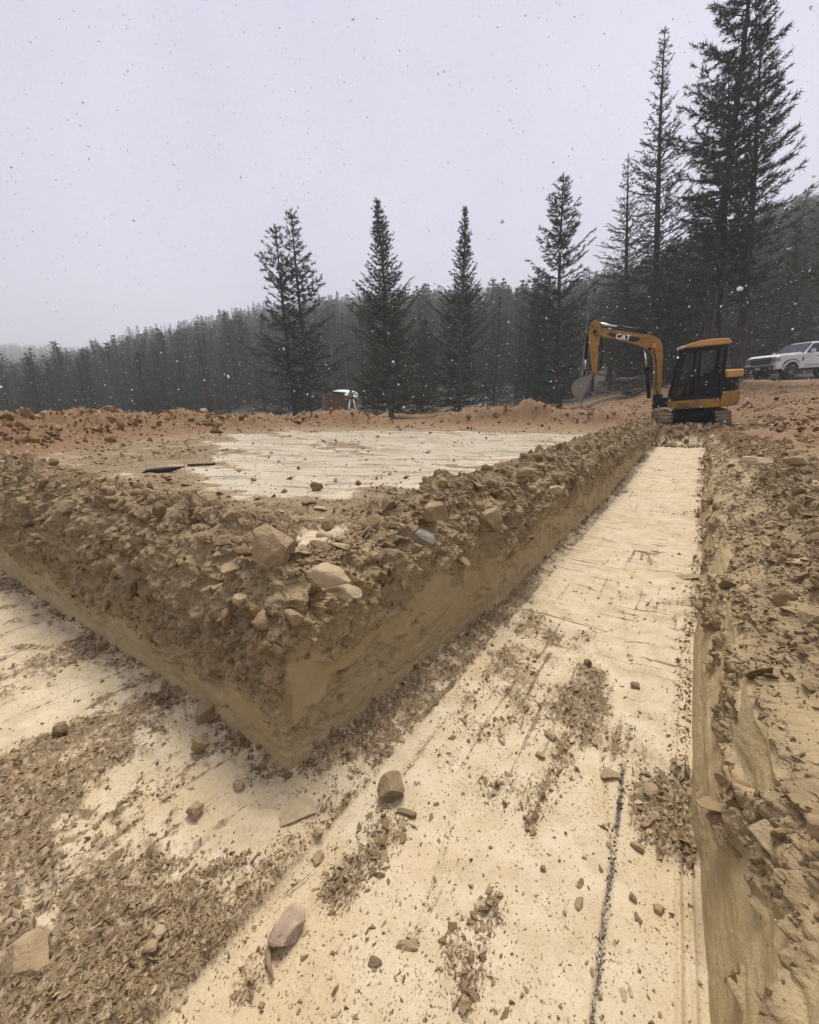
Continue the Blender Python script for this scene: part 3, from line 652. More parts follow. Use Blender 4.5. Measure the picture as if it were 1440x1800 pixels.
# crumbs and clods on the pad top
x, y = polar(130000, 1.7, 11.5, -64, 34); d = np.minimum(xw(y) - x, y - yw(x)); ok = d > .12; x, y, d = x[ok], y[ok], d[ok]
C = pad_crumbs(x, y); keep = rng.random(len(x)) < .03 + .34 * C ** 2; x, y = x[keep], y[keep]; r = np.hypot(x, y)
z = ground_z(x, y) + np.where(np.minimum(xw(y) - x, y - yw(x)) < .6, .01, 0)
size = np.clip(.0055 * (1 - rng.random(len(x))) ** -.45, .005, .04) * (.6 + .14 * r); print('pad crumbs', len(x))
strew('pad_crumbs', CRUMB_V, np.stack((x, y, z), 1), size, M_CLOD, 'brown crumbs and flakes lying on top of the pale pad', .5, .25)

# clods bedded in the broken upper walls and along the lip
def from_strip(V, w, n, weight_far):
    dist = np.hypot(V[:, 0], V[:, 1]); p = w * dist ** weight_far; p = p / p.sum()
    i = rng.choice(len(V), n, replace=False, p=p); return V[i], i
w = PADR * np.where(PADT > 0, np.clip(1 - PADT * 1.1, 0, 1), 1) * np.clip(1 - np.exp(-((PADV[:, 0] + 1.38) ** 2 + (PADV[:, 1] - 1.28) ** 2) / .2 ** 2) * (PADT > .1), 0, 1)
P, i = from_strip(PADV, w, 1300, .9); s = np.clip(.010 * (1 - rng.random(len(P))) ** -.5, .010, .040)
strew('wall_clods', CLOD_V, P, s, M_CLOD, 'brown clods bedded in the broken cut faces of the pad', 1.3, .75)
P, i = from_strip(PADV, w * (.15 + (PADT > 0)), 2200, 1.2); s = np.clip(.011 * (1 - rng.random(len(P))) ** -.5, .010, .055)
strew('lip_clods', CLOD_V, P, s, M_CLOD, 'brown clods heaped along the top edge of the pad', 1.0, .3)
P, i = from_strip(PADV, w * sst(.42, .6, PADV[:, 2]) * np.where(PADT > 0, PADT < .35, 1), 90, .8); s = rng.uniform(.03, .065, len(P))
strew('rim_clods', CLOD_V, P, s, M_CLOD, 'large angular clods bedded in the top of the cut faces', 1.2, .6)
P, i = from_strip(PADV, w, 26000, .2); s = np.clip(.0042 * (1 - rng.random(len(P))) ** -.4, .004, .018)
strew('wall_crumbs', CRUMB_V, P, s, M_CRUMB, 'small crumbs clinging to the broken cut faces of the pad', 1.5, .4)
P, i = from_strip(PADV, w * (PADS > 0) * (.3 + (PADT > 0)), 1000, 1.); s = np.clip(.013 * (1 - rng.random(len(P))) ** -.5, .012, .06)
strew('lip_slabs', SLAB_V, P, s, M_CLOD, 'flat shale slabs heaped along the long trench edge of the pad', .7, .3)

# right bank: flaky shale rubble
wb = np.clip(BKR, 0, 1) * (.25 + BKF)
P, i = from_strip(BKV, wb, 7000, .7); s = np.clip(.009 * (1 - rng.random(len(P))) ** -.45, .008, .045)
strew('bank_slabs', SLAB_V, P, s, M_CLOD, 'flat shale pieces covering the bank right of the trench', .6, .3)
P, i = from_strip(BKV, BKR * (.4 + BKF), 42000, .15); s = np.clip(.0042 * (1 - rng.random(len(P))) ** -.42, .004, .016)
strew('bank_crumbs', CRUMB_V, P, s, M_CRUMB, 'small crumbs covering the rough bank right of the trench', 1., .3)
x, y = polar(110000, 1.2, 32, 20, 58); ok = (x > xr(y) + .9) | (y > 16.5); x, y = x[ok], y[ok]; rr = np.hypot(x, y); keep = rng.random(len(x)) < sst(34, 12, rr) * (.25 + sst(-.2, .3, fbm(x * .8, y * .8, 0, 3, 131))); x, y, rr = x[keep], y[keep], rr[keep]
s = np.clip(.010 * (1 - rng.random(len(x))) ** -.5, .01, .07) * (.7 + .06 * rr); print('right rubble', len(x))
strew('slope_rubble', FLAKE_V, np.stack((x, y, ground_z(x, y)), 1), s, M_REDCLOD, 'brown shale rubble on the slope below the pickup', .6, .25)

# spoil berm
x, y = polar(120000, 5, 16, -64, 32); B = berm(x, y); keep = rng.random(len(x)) < sst(.03, .25, B) * .22 + .02 * (B > .01); x, y = x[keep], y[keep]; rr = np.hypot(x, y)
s = np.clip(.013 * (1 - rng.random(len(x))) ** -.5, .012, .10); print('berm', len(x))
strew('berm_clods', CLOD_V, np.stack((x, y, ground_z(x, y)), 1), s, M_REDCLOD, 'reddish brown clods on the long spoil berm', 1., .3)
# heap of loose dirt at the dug end of the trench
x = rng.uniform(-1.5, 1.6, 5000); y = rng.uniform(12.6, 15.2, 5000); keep = rng.random(5000) < .25; x, y = x[keep], y[keep]
s = np.clip(.02 * (1 - rng.random(len(x))) ** -.5, .02, .12)
strew('trench_end_clods', CLOD_V, np.stack((x, y, ground_z(x, y)), 1), s, M_CLOD, 'broken clods at the undug end of the trench below the excavator', 1., .3)

# ------------------------------------------------------------------ single stones, slabs and sticks
ICO = None
def ico():
    global ICO
    if ICO is None:
        bm = bmesh.new(); bmesh.ops.create_icosphere(bm, subdivisions=4, radius=1); bm.verts.index_update()
        ICO = np.array([v.co[:] for v in bm.verts]), np.array([[v.index for v in f.verts] for f in bm.faces]); bm.free()
    return ICO
def rock_mesh(seed, dims, mat, cuts=12, lo=.42, hi=.8, rough=.06):
    r = np.random.default_rng(seed); V, F = ico(); V = V.copy()
    for ax in range(3):
        for sg in (-1, 1):
            n = r.normal(0, .38, 3); n[ax] += sg; n /= np.linalg.norm(n); e = V @ n - r.uniform(.55, .72); V -= np.where(e > 0, e, 0)[:, None] * n * .97
    for _ in range(cuts):
        n = r.normal(size=3); n /= np.linalg.norm(n); d = r.uniform(lo + .1, hi + .08); e = V @ n - d; V -= np.where(e > 0, e, 0)[:, None] * n * .96
    k = seed * 3.1
    V *= (1 + rough * fbm(V[:, 0] * 2.5 + k, V[:, 1] * 2.5, V[:, 2] * 2.5, 4, seed))[:, None]
    V[:, 2] += rough * .6 * (np.round(V[:, 2] * 7) / 7 - V[:, 2]) * 3       # bedding ledges
    V -= (V.max(0) + V.min(0)) / 2; V /= (V.max(0) - V.min(0)); V *= np.array(dims); V[:, 2] += dims[2] / 2
    return mesh_np('stone', V, F, None, False, [mat])
MR_BROWN = rock_material('stone_brown', (.15, .10, .052), (.235, .165, .09))
MR_DARKTAN = rock_material('stone_dark_tan', (.18, .125, .066), (.27, .195, .108))
MR_TAN = rock_material('stone_tan', (.25, .174, .09), (.34, .25, .14))
MR_PALE = rock_material('stone_pale', (.33, .245, .14), (.42, .32, .195))
MR_PINK = rock_material('stone_pink', (.27, .19, .125), (.40, .305, .215))
MR_BLUE = rock_material('stone_bluegrey', (.16, .135, .105), (.23, .195, .155))
def px_scale(p):        # pixels per metre at a world point
    fwd = -p[0] * sY + p[1] * cY; return FPX / (fwd * cP + (CAMZ - p[2]) * sP)
def stone(name, px, py, wpx, ratio, mat, label, seed, z=None, rot=(0, 0, 0), cat='stone', group=None, sink=.12, cuts=12, lo=.42, hi=.8):
    """stone whose foot shows at photo pixel (px, py); wpx wide in the photo"""
    zz = .0 if z is None else z
    for _ in range(3):
        p = at_z(px, py, zz)
        if z is None: zz = float(ground_z(np.array([p[0]]), np.array([p[1]]))[0])
    w = wpx / px_scale(p); dims = tuple(w * k for k in ratio)
    o = link(name, rock_mesh(seed, dims, mat, cuts, lo, hi)); o.location = (p[0], p[1], zz - sink * dims[2]); o.rotation_euler = tuple(R(a) for a in rot)
    return tag(o, label, cat, group)
YR = 34.2     # yaw that faces the stone's long side to the trench end
stone('stone', 678, 1396, 50, (1, .8, .85), MR_DARKTAN, 'dark brown angular stone lying alone on the pale trench floor', 4, rot=(16, 20, 70), cuts=18)
stone('stone', 505, 1640, 52, (1, 1.35, .70), MR_PINK, 'pinkish oblong stone with a stick beside it on the trench floor', 19, rot=(0, 6, 20), cuts=9, lo=.6, hi=.9)
stone('flat_stone', 52, 1690, 66, (1, 1.2, .42), MR_TAN, 'tilted tan slab in the gravel of the side trench', 13, rot=(24, -16, 68))
stone('stone', 107, 1288, 27, (1, .9, .75), MR_BROWN, 'small brown stone on a clean patch of the side trench floor', 15)
stone('flat_stone', 350, 1316, 30, (1, .7, 1.5), MR_TAN, 'upright tan slab leaning at the foot of the side trench wall', 21, rot=(14, 18, 30))
stone('stone', 368, 1262, 44, (1, .8, .75), MR_TAN, 'rounded tan clod at the foot of the side trench wall', 23, rot=(0, 5, 60), cuts=7, lo=.7, hi=.95)
stone('flat_stone', 520, 1428, 66, (1, .62, .2), MR_PALE, 'thin pale slab just below the corner of the pad', 27, rot=(10, 6, 70))
stone('stone', 345, 1432, 26, (1, 1, .9), MR_TAN, 'tan cube-like stone among flakes of the side trench', 31)
stone('stone', 268, 1668, 30, (1, .8, .6), MR_TAN, 'tan stone in gravel beside a flat pale chip', 33)
stone('stone', 280, 1640, 22, (1.2, .8, .6), MR_PALE, 'pale stone touching the tan stone in the gravel', 34)
stone('stone', 420, 1385, 22, (1, .8, .7), MR_TAN, 'small tan stone below the corner of the pad', 36)
stone('stone', 560, 1470, 20, (1, .8, .7), MR_TAN, 'small tan stone on clean clay beyond the thin slab', 38)
stone('stone_chip', 560, 1510, 18, (1, 1.4, .5), MR_TAN, 'oblong tan chip on clean clay beyond the thin slab', 39)
stone('flat_stone', 715, 1432, 36, (1, .32, .3), MR_BROWN, 'narrow brown shale piece beside the dark angular stone', 41, rot=(0, 0, 20))
stone('flat_stone', 660, 1694, 26, (1, .55, .4), MR_BROWN, 'short brown block lying on smooth clay of the floor', 43, rot=(0, 0, 24))
stone('flat_stone', 716, 1662, 40, (1, .4, .22), MR_TAN, 'pale tan wedge at the end of the floor groove', 44, rot=(0, 0, 28))
stone('stone', 1018, 1590, 13, (1, 1.8, .6), MR_TAN, 'long tan pebble on the smooth long trench floor', 46)
stone('stone', 955, 1528, 10, (1, 1, .8), MR_BROWN, 'brown round pebble on the smooth long trench floor', 47)
stone('stone', 1145, 1392, 30, (1, .8, .35), MR_OCHRE if 'MR_OCHRE' in globals() else MR_TAN, 'flat tan stone at the broken step in the trench floor', 48, rot=(0, 0, 30))
stone('stone', 1070, 1362, 34, (1, .7, .3), MR_TAN, 'flat tan stone above the black seam at the broken step', 49, rot=(0, 0, 34))
stone('stone', 1120, 1490, 24, (1, .6, .5), MR_TAN, 'tan shale lump in the crumbs by the right trench wall', 50)
stone('stone', 1158, 1600, 18, (1, .9, .6), MR_TAN, 'rounded tan lump in the crumbs by the right trench wall', 51)
stone('stone', 1113, 1580, 13, (1, .9, .7), MR_BROWN, 'brown pebble on clean clay by the black seam', 52)
stone('stone', 1033, 1168, 15, (1, .7, .7), MR_BROWN, 'small brown stone beside a thin crack in the floor', 53)
stone('stone', 1116, 1208, 16, (1, .7, .6), MR_BROWN, 'small brown stone at the end of the thin crack', 54)
stone('stone', 967, 1296, 22, (1, .7, .45), MR_TAN, 'flat tan stone by a crumb patch in the long trench', 55)
stone('stone', 950, 1330, 18, (1, .7, .5), MR_TAN, 'tan lump at the lower edge of a crumb patch', 56)
stone('flat_stone', 1206, 1016, 52, (1, .42, .10), MR_TAN, 'curled shale slab lying against the right trench wall', 57, rot=(0, -12, 22))
# on the rim of the pad
stone('large_stone', 487, 982, 84, (1, .8, .86), MR_TAN, 'large tan wedge-shaped boulder on the side trench rim', 61, z=.735, rot=(8, -10, 20), cuts=14, lo=.45, hi=.75, cat='boulder')
stone('large_stone', 578, 1026, 80, (1, .62, .50), MR_PALE, 'pale blocky boulder at the corner of the pad rim', 63, z=.715, rot=(0, 4, 34), cuts=12, lo=.6, hi=.85, cat='boulder')
stone('large_stone', 405, 1010, 40, (1, .8, .7), MR_TAN, 'tan boulder half buried in the side trench rim', 64, z=.66, rot=(12, 4, 80), cuts=12, cat='boulder', sink=.2)
stone('large_stone', 312, 992, 44, (1, .7, .75), MR_TAN, 'brown stone sunk in the side trench wall top', 65, z=.60, rot=(0, 14, 10), cat='boulder', sink=.25)
stone('large_stone', 330, 925, 40, (1, .8, .7), MR_TAN, 'tan lump on the pad rim behind the wedge boulder', 66, z=.73, rot=(0, 4, 50), cat='boulder')
stone('large_stone', 120, 905, 40, (1, .8, .8), MR_TAN, 'rounded clod in the far stretch of the side trench rim', 67, z=.66, cuts=8, lo=.65, hi=.95, cat='boulder')
stone('stone', 570, 950, 44, (1, .5, .38), MR_TAN, 'flat stone lying behind the pale blocky boulder', 68, z=.72)
stone('stone', 600, 1046, 70, (1, .6, .3), MR_PALE, 'pale flaky slab under the blocky boulder at the corner', 69, z=.655, rot=(10, 8, 46), cat='stone')
stone('stone', 684, 985, 46, (1, .8, .55), MR_BROWN, 'dark brown angular stone on the pad corner rim', 70, z=.72, rot=(0, 0, 20))
stone('stone', 722, 942, 32, (1, .9, .8), MR_BROWN, 'brown stone next to the blue grey stone on the rim', 71, z=.735)
stone('stone', 748, 952, 40, (1, .7, .55), MR_BLUE, 'blue grey stone on the pad corner rim', 72, z=.73)
stone('stone', 733, 970, 22, (1, .8, .8), MR_BROWN, 'small brown cube below the blue grey stone', 73, z=.72)
stone('stone', 764, 910, 44, (1, .9, .8), MR_TAN, 'tan block on the heap beyond the blue grey stone', 74, z=.76, rot=(0, 0, 25))
stone('large_stone', 862, 925, 40, (1, .7, 1.0), MR_TAN, 'tan clod overhanging the long trench wall', 75, z=.60, rot=(10, 0, 40), cat='boulder', sink=.15)
stone('large_stone', 925, 838, 36, (1, .7, .55), MR_TAN, 'tan slab standing on the long trench rim near the stump', 76, z=.78, rot=(0, -14, 20), cat='boulder')
stone('large_stone', 978, 868, 26, (1, .8, .7), MR_PALE, 'pale stone on the long trench rim', 77, z=.78, cat='boulder')
stone('stone', 556, 862, 20, (1, .8, .9), MR_BROWN, 'small brown stone standing on the pale pad', 78)
stone('stone', 630, 852, 10, (1, .9, .9), MR_BROWN, 'brown pebble on the pale pad', 79)
stone('stone', 565, 895, 32, (1, .6, .25), MR_PALE, 'flat pale slab on the crumb-covered pad', 80)
stone('large_stone', 1432, 1465, 40, (1, .8, .9), MR_TAN, 'tan boulder stuck in the bank right of the trench', 81, z=.52, rot=(0, 10, 0), cat='boulder', sink=.0)
stone('large_stone', 1424, 1085, 46, (1, .8, .55), MR_TAN, 'layered tan boulder on the bank right of the trench', 82, z=.66, rot=(0, -10, 30), cat='boulder', sink=.2)
stone('stone', 1330, 815, 46, (1, .8, .3), MR_PALE, 'flat pale slab on the bank near the machine', 83, z=.80, cat='stone')
stone('stone', 1395, 818, 40, (1, .8, .5), MR_TAN, 'tan stone on the slope right of the flat slab', 84, z=.84, cat='stone')

# weathered stump, charred wood, stick
MW = plain('bark_brown', (.10, .060, .035), .9, dirt=(.22, .15, .09), dscale=14, damt=.6)
p = at_z(922, 810, .72)
m_ = MB(); m_.tube([(0, 0, -.04), (.005, 0, .05), (0, .01, .105)], [.075, .06, .055], 9); m_.tube([(.03, 0, .06), (.05, .0, .135)], [.03, .012], 6)
tag(m_.build('stump', MW, None, 0, (p[0], p[1], float(ground_z(p[0:1], p[1:2])[0]))), 'small broken brown stump standing on the pad edge', 'stump')
MCH = plain('charred_wood', (.022, .018, .016), .8, dirt=(.10, .075, .055), dscale=10, damt=.4)
p = at_z(282, 830, .70); zz = float(ground_z(p[0:1], p[1:2])[0])
m_ = MB()
for k in range(5):
    a = k * .17 - .35; m_.prism([(-.34 + a * .3, -.05), (.10 + a * .6, -.065 + .01 * k), (.36 + a * .5, .0), (.05, .055), (-.3, .03)], k * .012 - .01, k * .012 + .014 - .002 * k, 'z')
o = m_.build('charred_wood', MCH, None, 0, (p[0], p[1], zz)); o.rotation_euler = (R(5), R(-4), R(42)); o.scale = (.42, .7, .8); tag(o, 'charred black slab of wood lying on the pad', 'wood')
p = at_z(352, 818, .70); zz = float(ground_z(p[0:1], p[1:2])[0])
o = MB().prism([(-.16, -.03), (.12, -.04), (.2, .01), (-.05, .04)], -.01, .03, 'z').build('charred_wood', MCH, None, 0, (p[0], p[1], zz)); o.rotation_euler = (0, 0, R(50)); o.scale = (.7, .7, .7); tag(o, 'short charred wood piece beyond the long charred slab', 'wood')
MST = plain('stick_bark', (.20, .135, .085), .9, dirt=(.36, .27, .18), dscale=30, damt=.6)
a = [at_z(*q, .014) for q in ((480, 1640), (476, 1658), (472, 1676), (472, 1694), (481, 1724))]
tag(MB().tube(a, [.003, .005, .008, .007, .002], 7).build('stick', MST), 'short brown stick lying beside the pinkish stone', 'stick')
a = [at_z(*q, .012) for q in ((498, 1572), (522, 1555), (546, 1536))]
tag(MB().tube(a, [.0012, .0016, .001], 5).build('twig', MST), 'thin dark twig beyond the pinkish stone', 'twig')

# ------------------------------------------------------------------ conifers
def bark_material(name, c0, c1):
    m, t, b, N, L = newmat(name); tc = N('TexCoord').outputs['Object']
    mp = N('Mapping'); mp.inputs['Scale'].default_value = (9, 9, 1.6); L(tc, mp.inputs['Vector'])
    n = noise_(t, 1., 5, mp.outputs[0]); L(mixc(t, ramp_(t, n, .35, .65), c0, c1), b.inputs['Base Color']); b.inputs['Roughness'].default_value = .95
    bp = N('Bump'); bp.inputs['Strength'].default_value = .8; bp.inputs['Distance'].default_value = .04; L(n, bp.inputs['Height']); L(bp.outputs[0], b.inputs['Normal'])
    return m
def needle_material(name, c0, c1):
    m, t, b, N, L = newmat(name); p = wpos(t)
    oi = N('ObjectInfo').outputs['Random']
    f = math_(t, 'ADD', math_(t, 'MULTIPLY', noise_(t, 1.1, 3, p), .8), math_(t, 'MULTIPLY', oi, .3))
    L(mixc(t, ramp_(t, f, .35, .85), c0, c1), b.inputs['Base Color']); b.inputs['Roughness'].default_value = .6; b.inputs['Specular IOR Level'].default_value = .3
    return m
M_BARK = bark_material('pine_bark', (.035, .027, .022), (.085, .065, .052))
M_BARKG = bark_material('grey_bark', (.09, .08, .072), (.19, .17, .15))
M_TWIG = plain('twig_bark', (.045, .034, .027), .95)
M_TWIGB = plain('dead_twig', (.085, .062, .05), .95)
M_NEED = needle_material('needles_pine', (.030, .054, .029), (.070, .105, .052))
M_NEEDB = needle_material('needles_olive', (.045, .060, .024), (.088, .10, .042))
M_NEEDD = needle_material('needles_brown', (.045, .042, .028), (.085, .072, .045))

class Tris:
    def __init__(s): s.V, s.F, s.n = [], [], 0
    def add(s, V, F): s.V.append(V); s.F.append(F + s.n); s.n += len(V)
    def get(s): return np.concatenate(s.V), np.concatenate(s.F)
def tube_np(P, rad, k=3):
    P = np.asarray(P, float); m = len(P); T = np.gradient(P, axis=0); T /= np.linalg.norm(T, axis=1)[:, None] + 1e-9
    ref = np.where(np.abs(T[:, 2:3]) < .9, np.array([[0, 0, 1.]]), np.array([[1., 0, 0]])); A = np.cross(T, ref); A /= np.linalg.norm(A, axis=1)[:, None] + 1e-9; B = np.cross(T, A)
    an = np.arange(k) * 2 * np.pi / k
    V = (P[:, None] + (A[:, None] * np.cos(an)[None, :, None] + B[:, None] * np.sin(an)[None, :, None]) * np.asarray(rad)[:, None, None]).reshape(-1, 3)
    i = np.arange((m - 1) * k); a = i; b = (i // k) * k + (i % k + 1) % k
    return V, np.concatenate((np.stack((a, b, b + k), 1), np.stack((a, b + k, a + k), 1)))
def conifer(seed, H, base, rad, whorls, per, tw_len, tuft, nneedle, nlen, nwid, shape='pine', skip=0., lean=0., dead=0., trunk_r=None, fill=1., updn=(.75, -.15), wood_k=3):
    """returns trunk (V,F) and crown (V,F,material index: 0 wood 1 needles)"""
    r = np.random.default_rng(seed); trunk_r = trunk_r or H * .011 + .03
    zs = np.linspace(0, H, 18); ph = r.uniform(0, 6, 2)
    cx = lean * zs + .012 * H * np.sin(zs / H * 3 + ph[0]); cy = .010 * H * np.sin(zs / H * 2.6 + ph[1]); cx -= cx[0]; cy -= cy[0]
    axis = lambda z: np.array((np.interp(z, zs, cx), np.interp(z, zs, cy), z))
    TR = tube_np(np.stack((cx, cy, np.where(zs == 0, -.3, zs)), 1), trunk_r * np.clip(1 - zs / H, 0, 1) ** .8 * np.where(zs == 0, 1.35, 1) + .008, 9)
    wood = Tris(); tp, td, tl = [], [], []                    # tuft positions, directions, scale
    for wi in range(whorls):
        u = (wi + r.uniform(-.35, .35)) / whorls; u = min(max(u, 0), .985); z = base * H + (H - base * H) * u
        if shape == 'pine': prof = (1 - u) ** .62 * (.62 + .38 * min(1, u / .25))
        elif shape == 'spire': prof = (1 - u) ** .95 * (.8 + .2 * min(1, u / .1))
        else: prof = (1 - u) ** .8 * (.5 + .5 * min(1, u / .4))
        a0 = r.uniform(0, 6.3)
        for j in range(per):
            if r.random() < skip: continue
            az = a0 + j * 2 * np.pi / per + r.normal(0, .25); Lb = rad * prof * r.uniform(.55, 1.15) * (1 + .20 * math.sin(u * 15 + ph[0] * 3) + .24 * math.sin(az * 2 + u * 8 + ph[1] * 2)) + .12 * (1 - u) + .1
            el = updn[1] + (updn[0] - updn[1]) * u ** .8 + r.normal(0, .12)
            s = np.linspace(0, 1, 6); hor = np.array((np.cos(az), np.sin(az), 0))
            up = np.sin(el) * s + (.16 if shape != 'dead' else .1) * s ** 2.2 - (.10 * (1 - u)) * np.sin(s * np.pi)
            P = axis(z)[None] + hor[None] * (Lb * np.cos(el) * s)[:, None] + np.array((0, 0, 1))[None] * (Lb * up)[:, None] + r.normal(0, .02 * Lb, (6, 3)) * s[:, None]
            wood.add(*tube_np(P, (.012 + .012 * Lb) * (1 - .8 * s), wood_k))
            isdead = r.random() < dead
            nb = max(2, int(Lb / tw_len * 2.6 * fill))
            for k in range(nb):
                f = .2 + .8 * (k + r.random()) / nb if Lb > .8 else .1 + .9 * (k + r.random()) / nb
                p0 = np.array([np.interp(f, s, P[:, c]) for c in range(3)]); side = 1 if k % 2 else -1
                d = hor * np.cos(el) * r.uniform(.5, 1.) + np.array((-hor[1], hor[0], 0)) * side * r.uniform(.3, .95) + np.array((0, 0, r.uniform(-.1, .45)))
                if f > .93: d = hor + np.array((0, 0, .35))
                d /= np.linalg.norm(d); l = tw_len * r.uniform(.5, 1.2) * (1.1 - .5 * f) * min(1, .35 + Lb / 2)
                p1 = p0 + d * l + np.array((0, 0, .10 * l))
                wood.add(*tube_np(np.stack((p0, (p0 + p1) / 2 + r.normal(0, .03 * l, 3), p1)), [.010, .007, .004], 3))
                if isdead: continue
                tp.append(p1); td.append(d + np.array((0, 0, .25))); tl.append(r.uniform(.7, 1.15))
                if l > tuft * 1.1: tp.append(p0 * .5 + p1 * .5); td.append(d); tl.append(r.uniform(.55, .9))
    top = axis(H)
    for k in range(3): tp.append(top - np.array((0, 0, k * tuft * .6))); td.append(np.array((0, 0, 1.))); tl.append(.8)
    tp = np.array(tp); td = np.array(td); td /= np.linalg.norm(td, axis=1)[:, None]; tl = np.array(tl); n = len(tp)
    a = np.cross(td, r.normal(size=(n, 3))); a /= np.linalg.norm(a, axis=1)[:, None]; b = np.cross(td, a)
    K = nneedle; t = r.random((n, K)); an = r.uniform(0, 2 * np.pi, (n, K))
    o = tp[:, None] - td[:, None] * (tuft * tl[:, None] * (1 - t))[..., None]
    radial = a[:, None] * np.cos(an)[..., None] + b[:, None] * np.sin(an)[..., None]
    spread = r.uniform(.35, 1.05, (n, K, 1)); dirn = td[:, None] * (1.05 - .45 * spread) + radial * spread
    ln = (nlen * tl)[:, None, None] * r.uniform(.7, 1.2, (n, K, 1)); tip = o + dirn * ln
    w = np.cross(dirn, r.normal(size=(n, K, 3))); w /= np.linalg.norm(w, axis=2)[..., None] + 1e-9; w *= nwid / 2
    V = np.stack((o - w * .6, o + w * .6, tip + w * .3, ), 2).reshape(-1, 3) if False else np.stack((o - w, o + w, tip), 2).reshape(-1, 3)
    Vw, Fw = wood.get(); Fn = np.arange(len(V)).reshape(-1, 3) + len(Vw)
    return TR, (np.concatenate((Vw, V)), np.concatenate((Fw, Fn)), np.concatenate((np.zeros(len(Fw)), np.ones(len(Fn)))))
def tree_meshes(name, barkm, twigm, needm, **kw):
    T, C = conifer(**kw)
    return mesh_np(name + '_trunk', T[0], T[1], None, True, [barkm]), mesh_np(name + '_crown', C[0], C[1], None, False, [twigm, needm], C[2])
def place_tree(name, me, x, y, rot, sc, label, group=None, sz=None):
    z = float(ground_z(np.array([x]), np.array([y]), False)[0]) - .05
    e = empty(name, (x, y, z), (0, 0, rot)); e.scale = (sc, sc, sz or sc); tag(e, label, 'tree', group)
    link('trunk', me[0], e); link('crown', me[1], e); return e

def fg_tree(name, col, basepx, toppx, topy, rng_, label, seed, rot=0., group=None, **kw):
    """pine standing at 'rng_' metres in the photo column basepx; its tip shows at (toppx, topy)"""
    bx, by = azr(basepx, rng_)
    bz = float(ground_z(np.array([bx]), np.array([by]), False)[0])
    v = ray(toppx, topy); H = CAMZ + rng_ * (-(-v[2])) / math.hypot(v[0], v[1]) - bz
    tx, ty = v[0] / math.hypot(v[0], v[1]) * rng_, v[1] / math.hypot(v[0], v[1]) * rng_
    q = dict(seed=seed, H=H, base=.12, rad=2.2, whorls=30, per=5, tw_len=.5, tuft=.3, nneedle=24, nlen=.18, nwid=.030, shape='pine'); q.update(kw)
    barkm, twigm, needm = col
    me = tree_meshes(name, barkm, twigm, needm, **q)
    e = empty(name, (bx, by, bz - .05), (0, 0, rot)); tag(e, label, 'tree', group)
    # lean as the tip shows
    ax = Vector((tx - bx, ty - by, 0)) / H; e.rotation_mode = 'QUATERNION'
    e.rotation_quaternion = Vector((0, 0, 1)).rotation_difference(Vector((ax.x, ax.y, 1)).normalized()) @ Matrix.Rotation(rot, 3, 'Z').to_quaternion()
    link('trunk', me[0], e); link('crown', me[1], e); return e
PINE = (M_BARK, M_TWIG, M_NEED); OLIV = (M_BARKG, M_TWIG, M_NEEDB); GREY = (M_BARKG, M_TWIG, M_NEED); DEAD = (M_BARK, M_TWIGB, M_NEEDD)
fg_tree('pine_tree', PINE, 517, 480, 391, 28, 'open dark pine with thin wind-parted crown, left of a pine pair', 1, rad=2.5, whorls=25, base=.06, skip=.12, fill=.75)
fg_tree('pine_tree', PINE, 543, 523, 372, 27, 'dark pine with straight black trunk, right of a pine pair', 2, rad=2.2, whorls=29, base=.06, fill=.85, skip=.04)
fg_tree('fir_tree', OLIV, 688, 670, 348, 26, 'full olive green fir with pale bare stem in front', 3, rad=2.84, whorls=46, per=6, base=.05, shape='spire', tuft=.24, nlen=.13, tw_len=.42, nneedle=18, fill=1.15, updn=(.95, -.05))
fg_tree('fir_tree', PINE, 742, 745, 560, 33, 'short bushy dark fir between the olive fir and the narrow spire', 4, rad=2.64, whorls=26, base=.03, shape='spire', tuft=.26, nlen=.14, fill=1.1)
fg_tree('fir_tree', GREY, 808, 807, 360, 28, 'narrow dark spire-shaped fir with upswept branch tips', 5, rad=2.31, whorls=38, per=6, base=.08, shape='spire', tuft=.26, nlen=.12, tw_len=.36, nneedle=22, fill=1.1, updn=(1.0, -.12))
fg_tree('pine_tree', PINE, 985, 993, 306, 30, 'dark broad-topped pine left of the excavator boom', 6, rad=2.77, whorls=31, base=.08, fill=1.05)
fg_tree('pine_tree', PINE, 952, 948, 470, 36, 'smaller pine behind the broad-topped pine', 16, rad=2.24, whorls=24, base=.1)
fg_tree('larch_tree', DEAD, 1105, 1098, 262, 31, 'thin brownish half-bare conifer with fine twigs', 7, rad=2.9, whorls=40, per=6, base=.06, shape='spire', tuft=.2, nlen=.10, nwid=.02, tw_len=.42, nneedle=13, dead=.3, fill=1.25, updn=(.5, -.1))
fg_tree('larch_tree', DEAD, 1145, 1186, 28, 33, 'very tall sparse conifer with thin tip and small tufts', 8, rad=3.5, whorls=48, per=6, base=.06, shape='spire', tuft=.26, nlen=.13, tw_len=.46, nneedle=16, skip=.08, fill=1.05, dead=.12)
fg_tree('pine_tree', PINE, 1165, 1190, 420, 30, 'short dark pine filling in below the tall sparse conifer', 18, rad=1.98, whorls=22, base=.08)
fg_tree('pine_tree', PINE, 1226, 1312, -170, 29, 'tallest thick-crowned ponderosa pine behind the excavator', 9, rad=2.8, whorls=34, per=5, base=.26, tuft=.46, nlen=.25, nwid=.040, tw_len=.62, nneedle=26, fill=1.05, trunk_r=.26)
fg_tree('pine_tree', PINE, 1252, 1272, 95, 30, 'slim ponderosa pine close beside the tallest pine', 10, rad=2.24, whorls=26, per=4, base=.34, tuft=.42, nlen=.24, nwid=.038, tw_len=.55, trunk_r=.15, fill=.8)
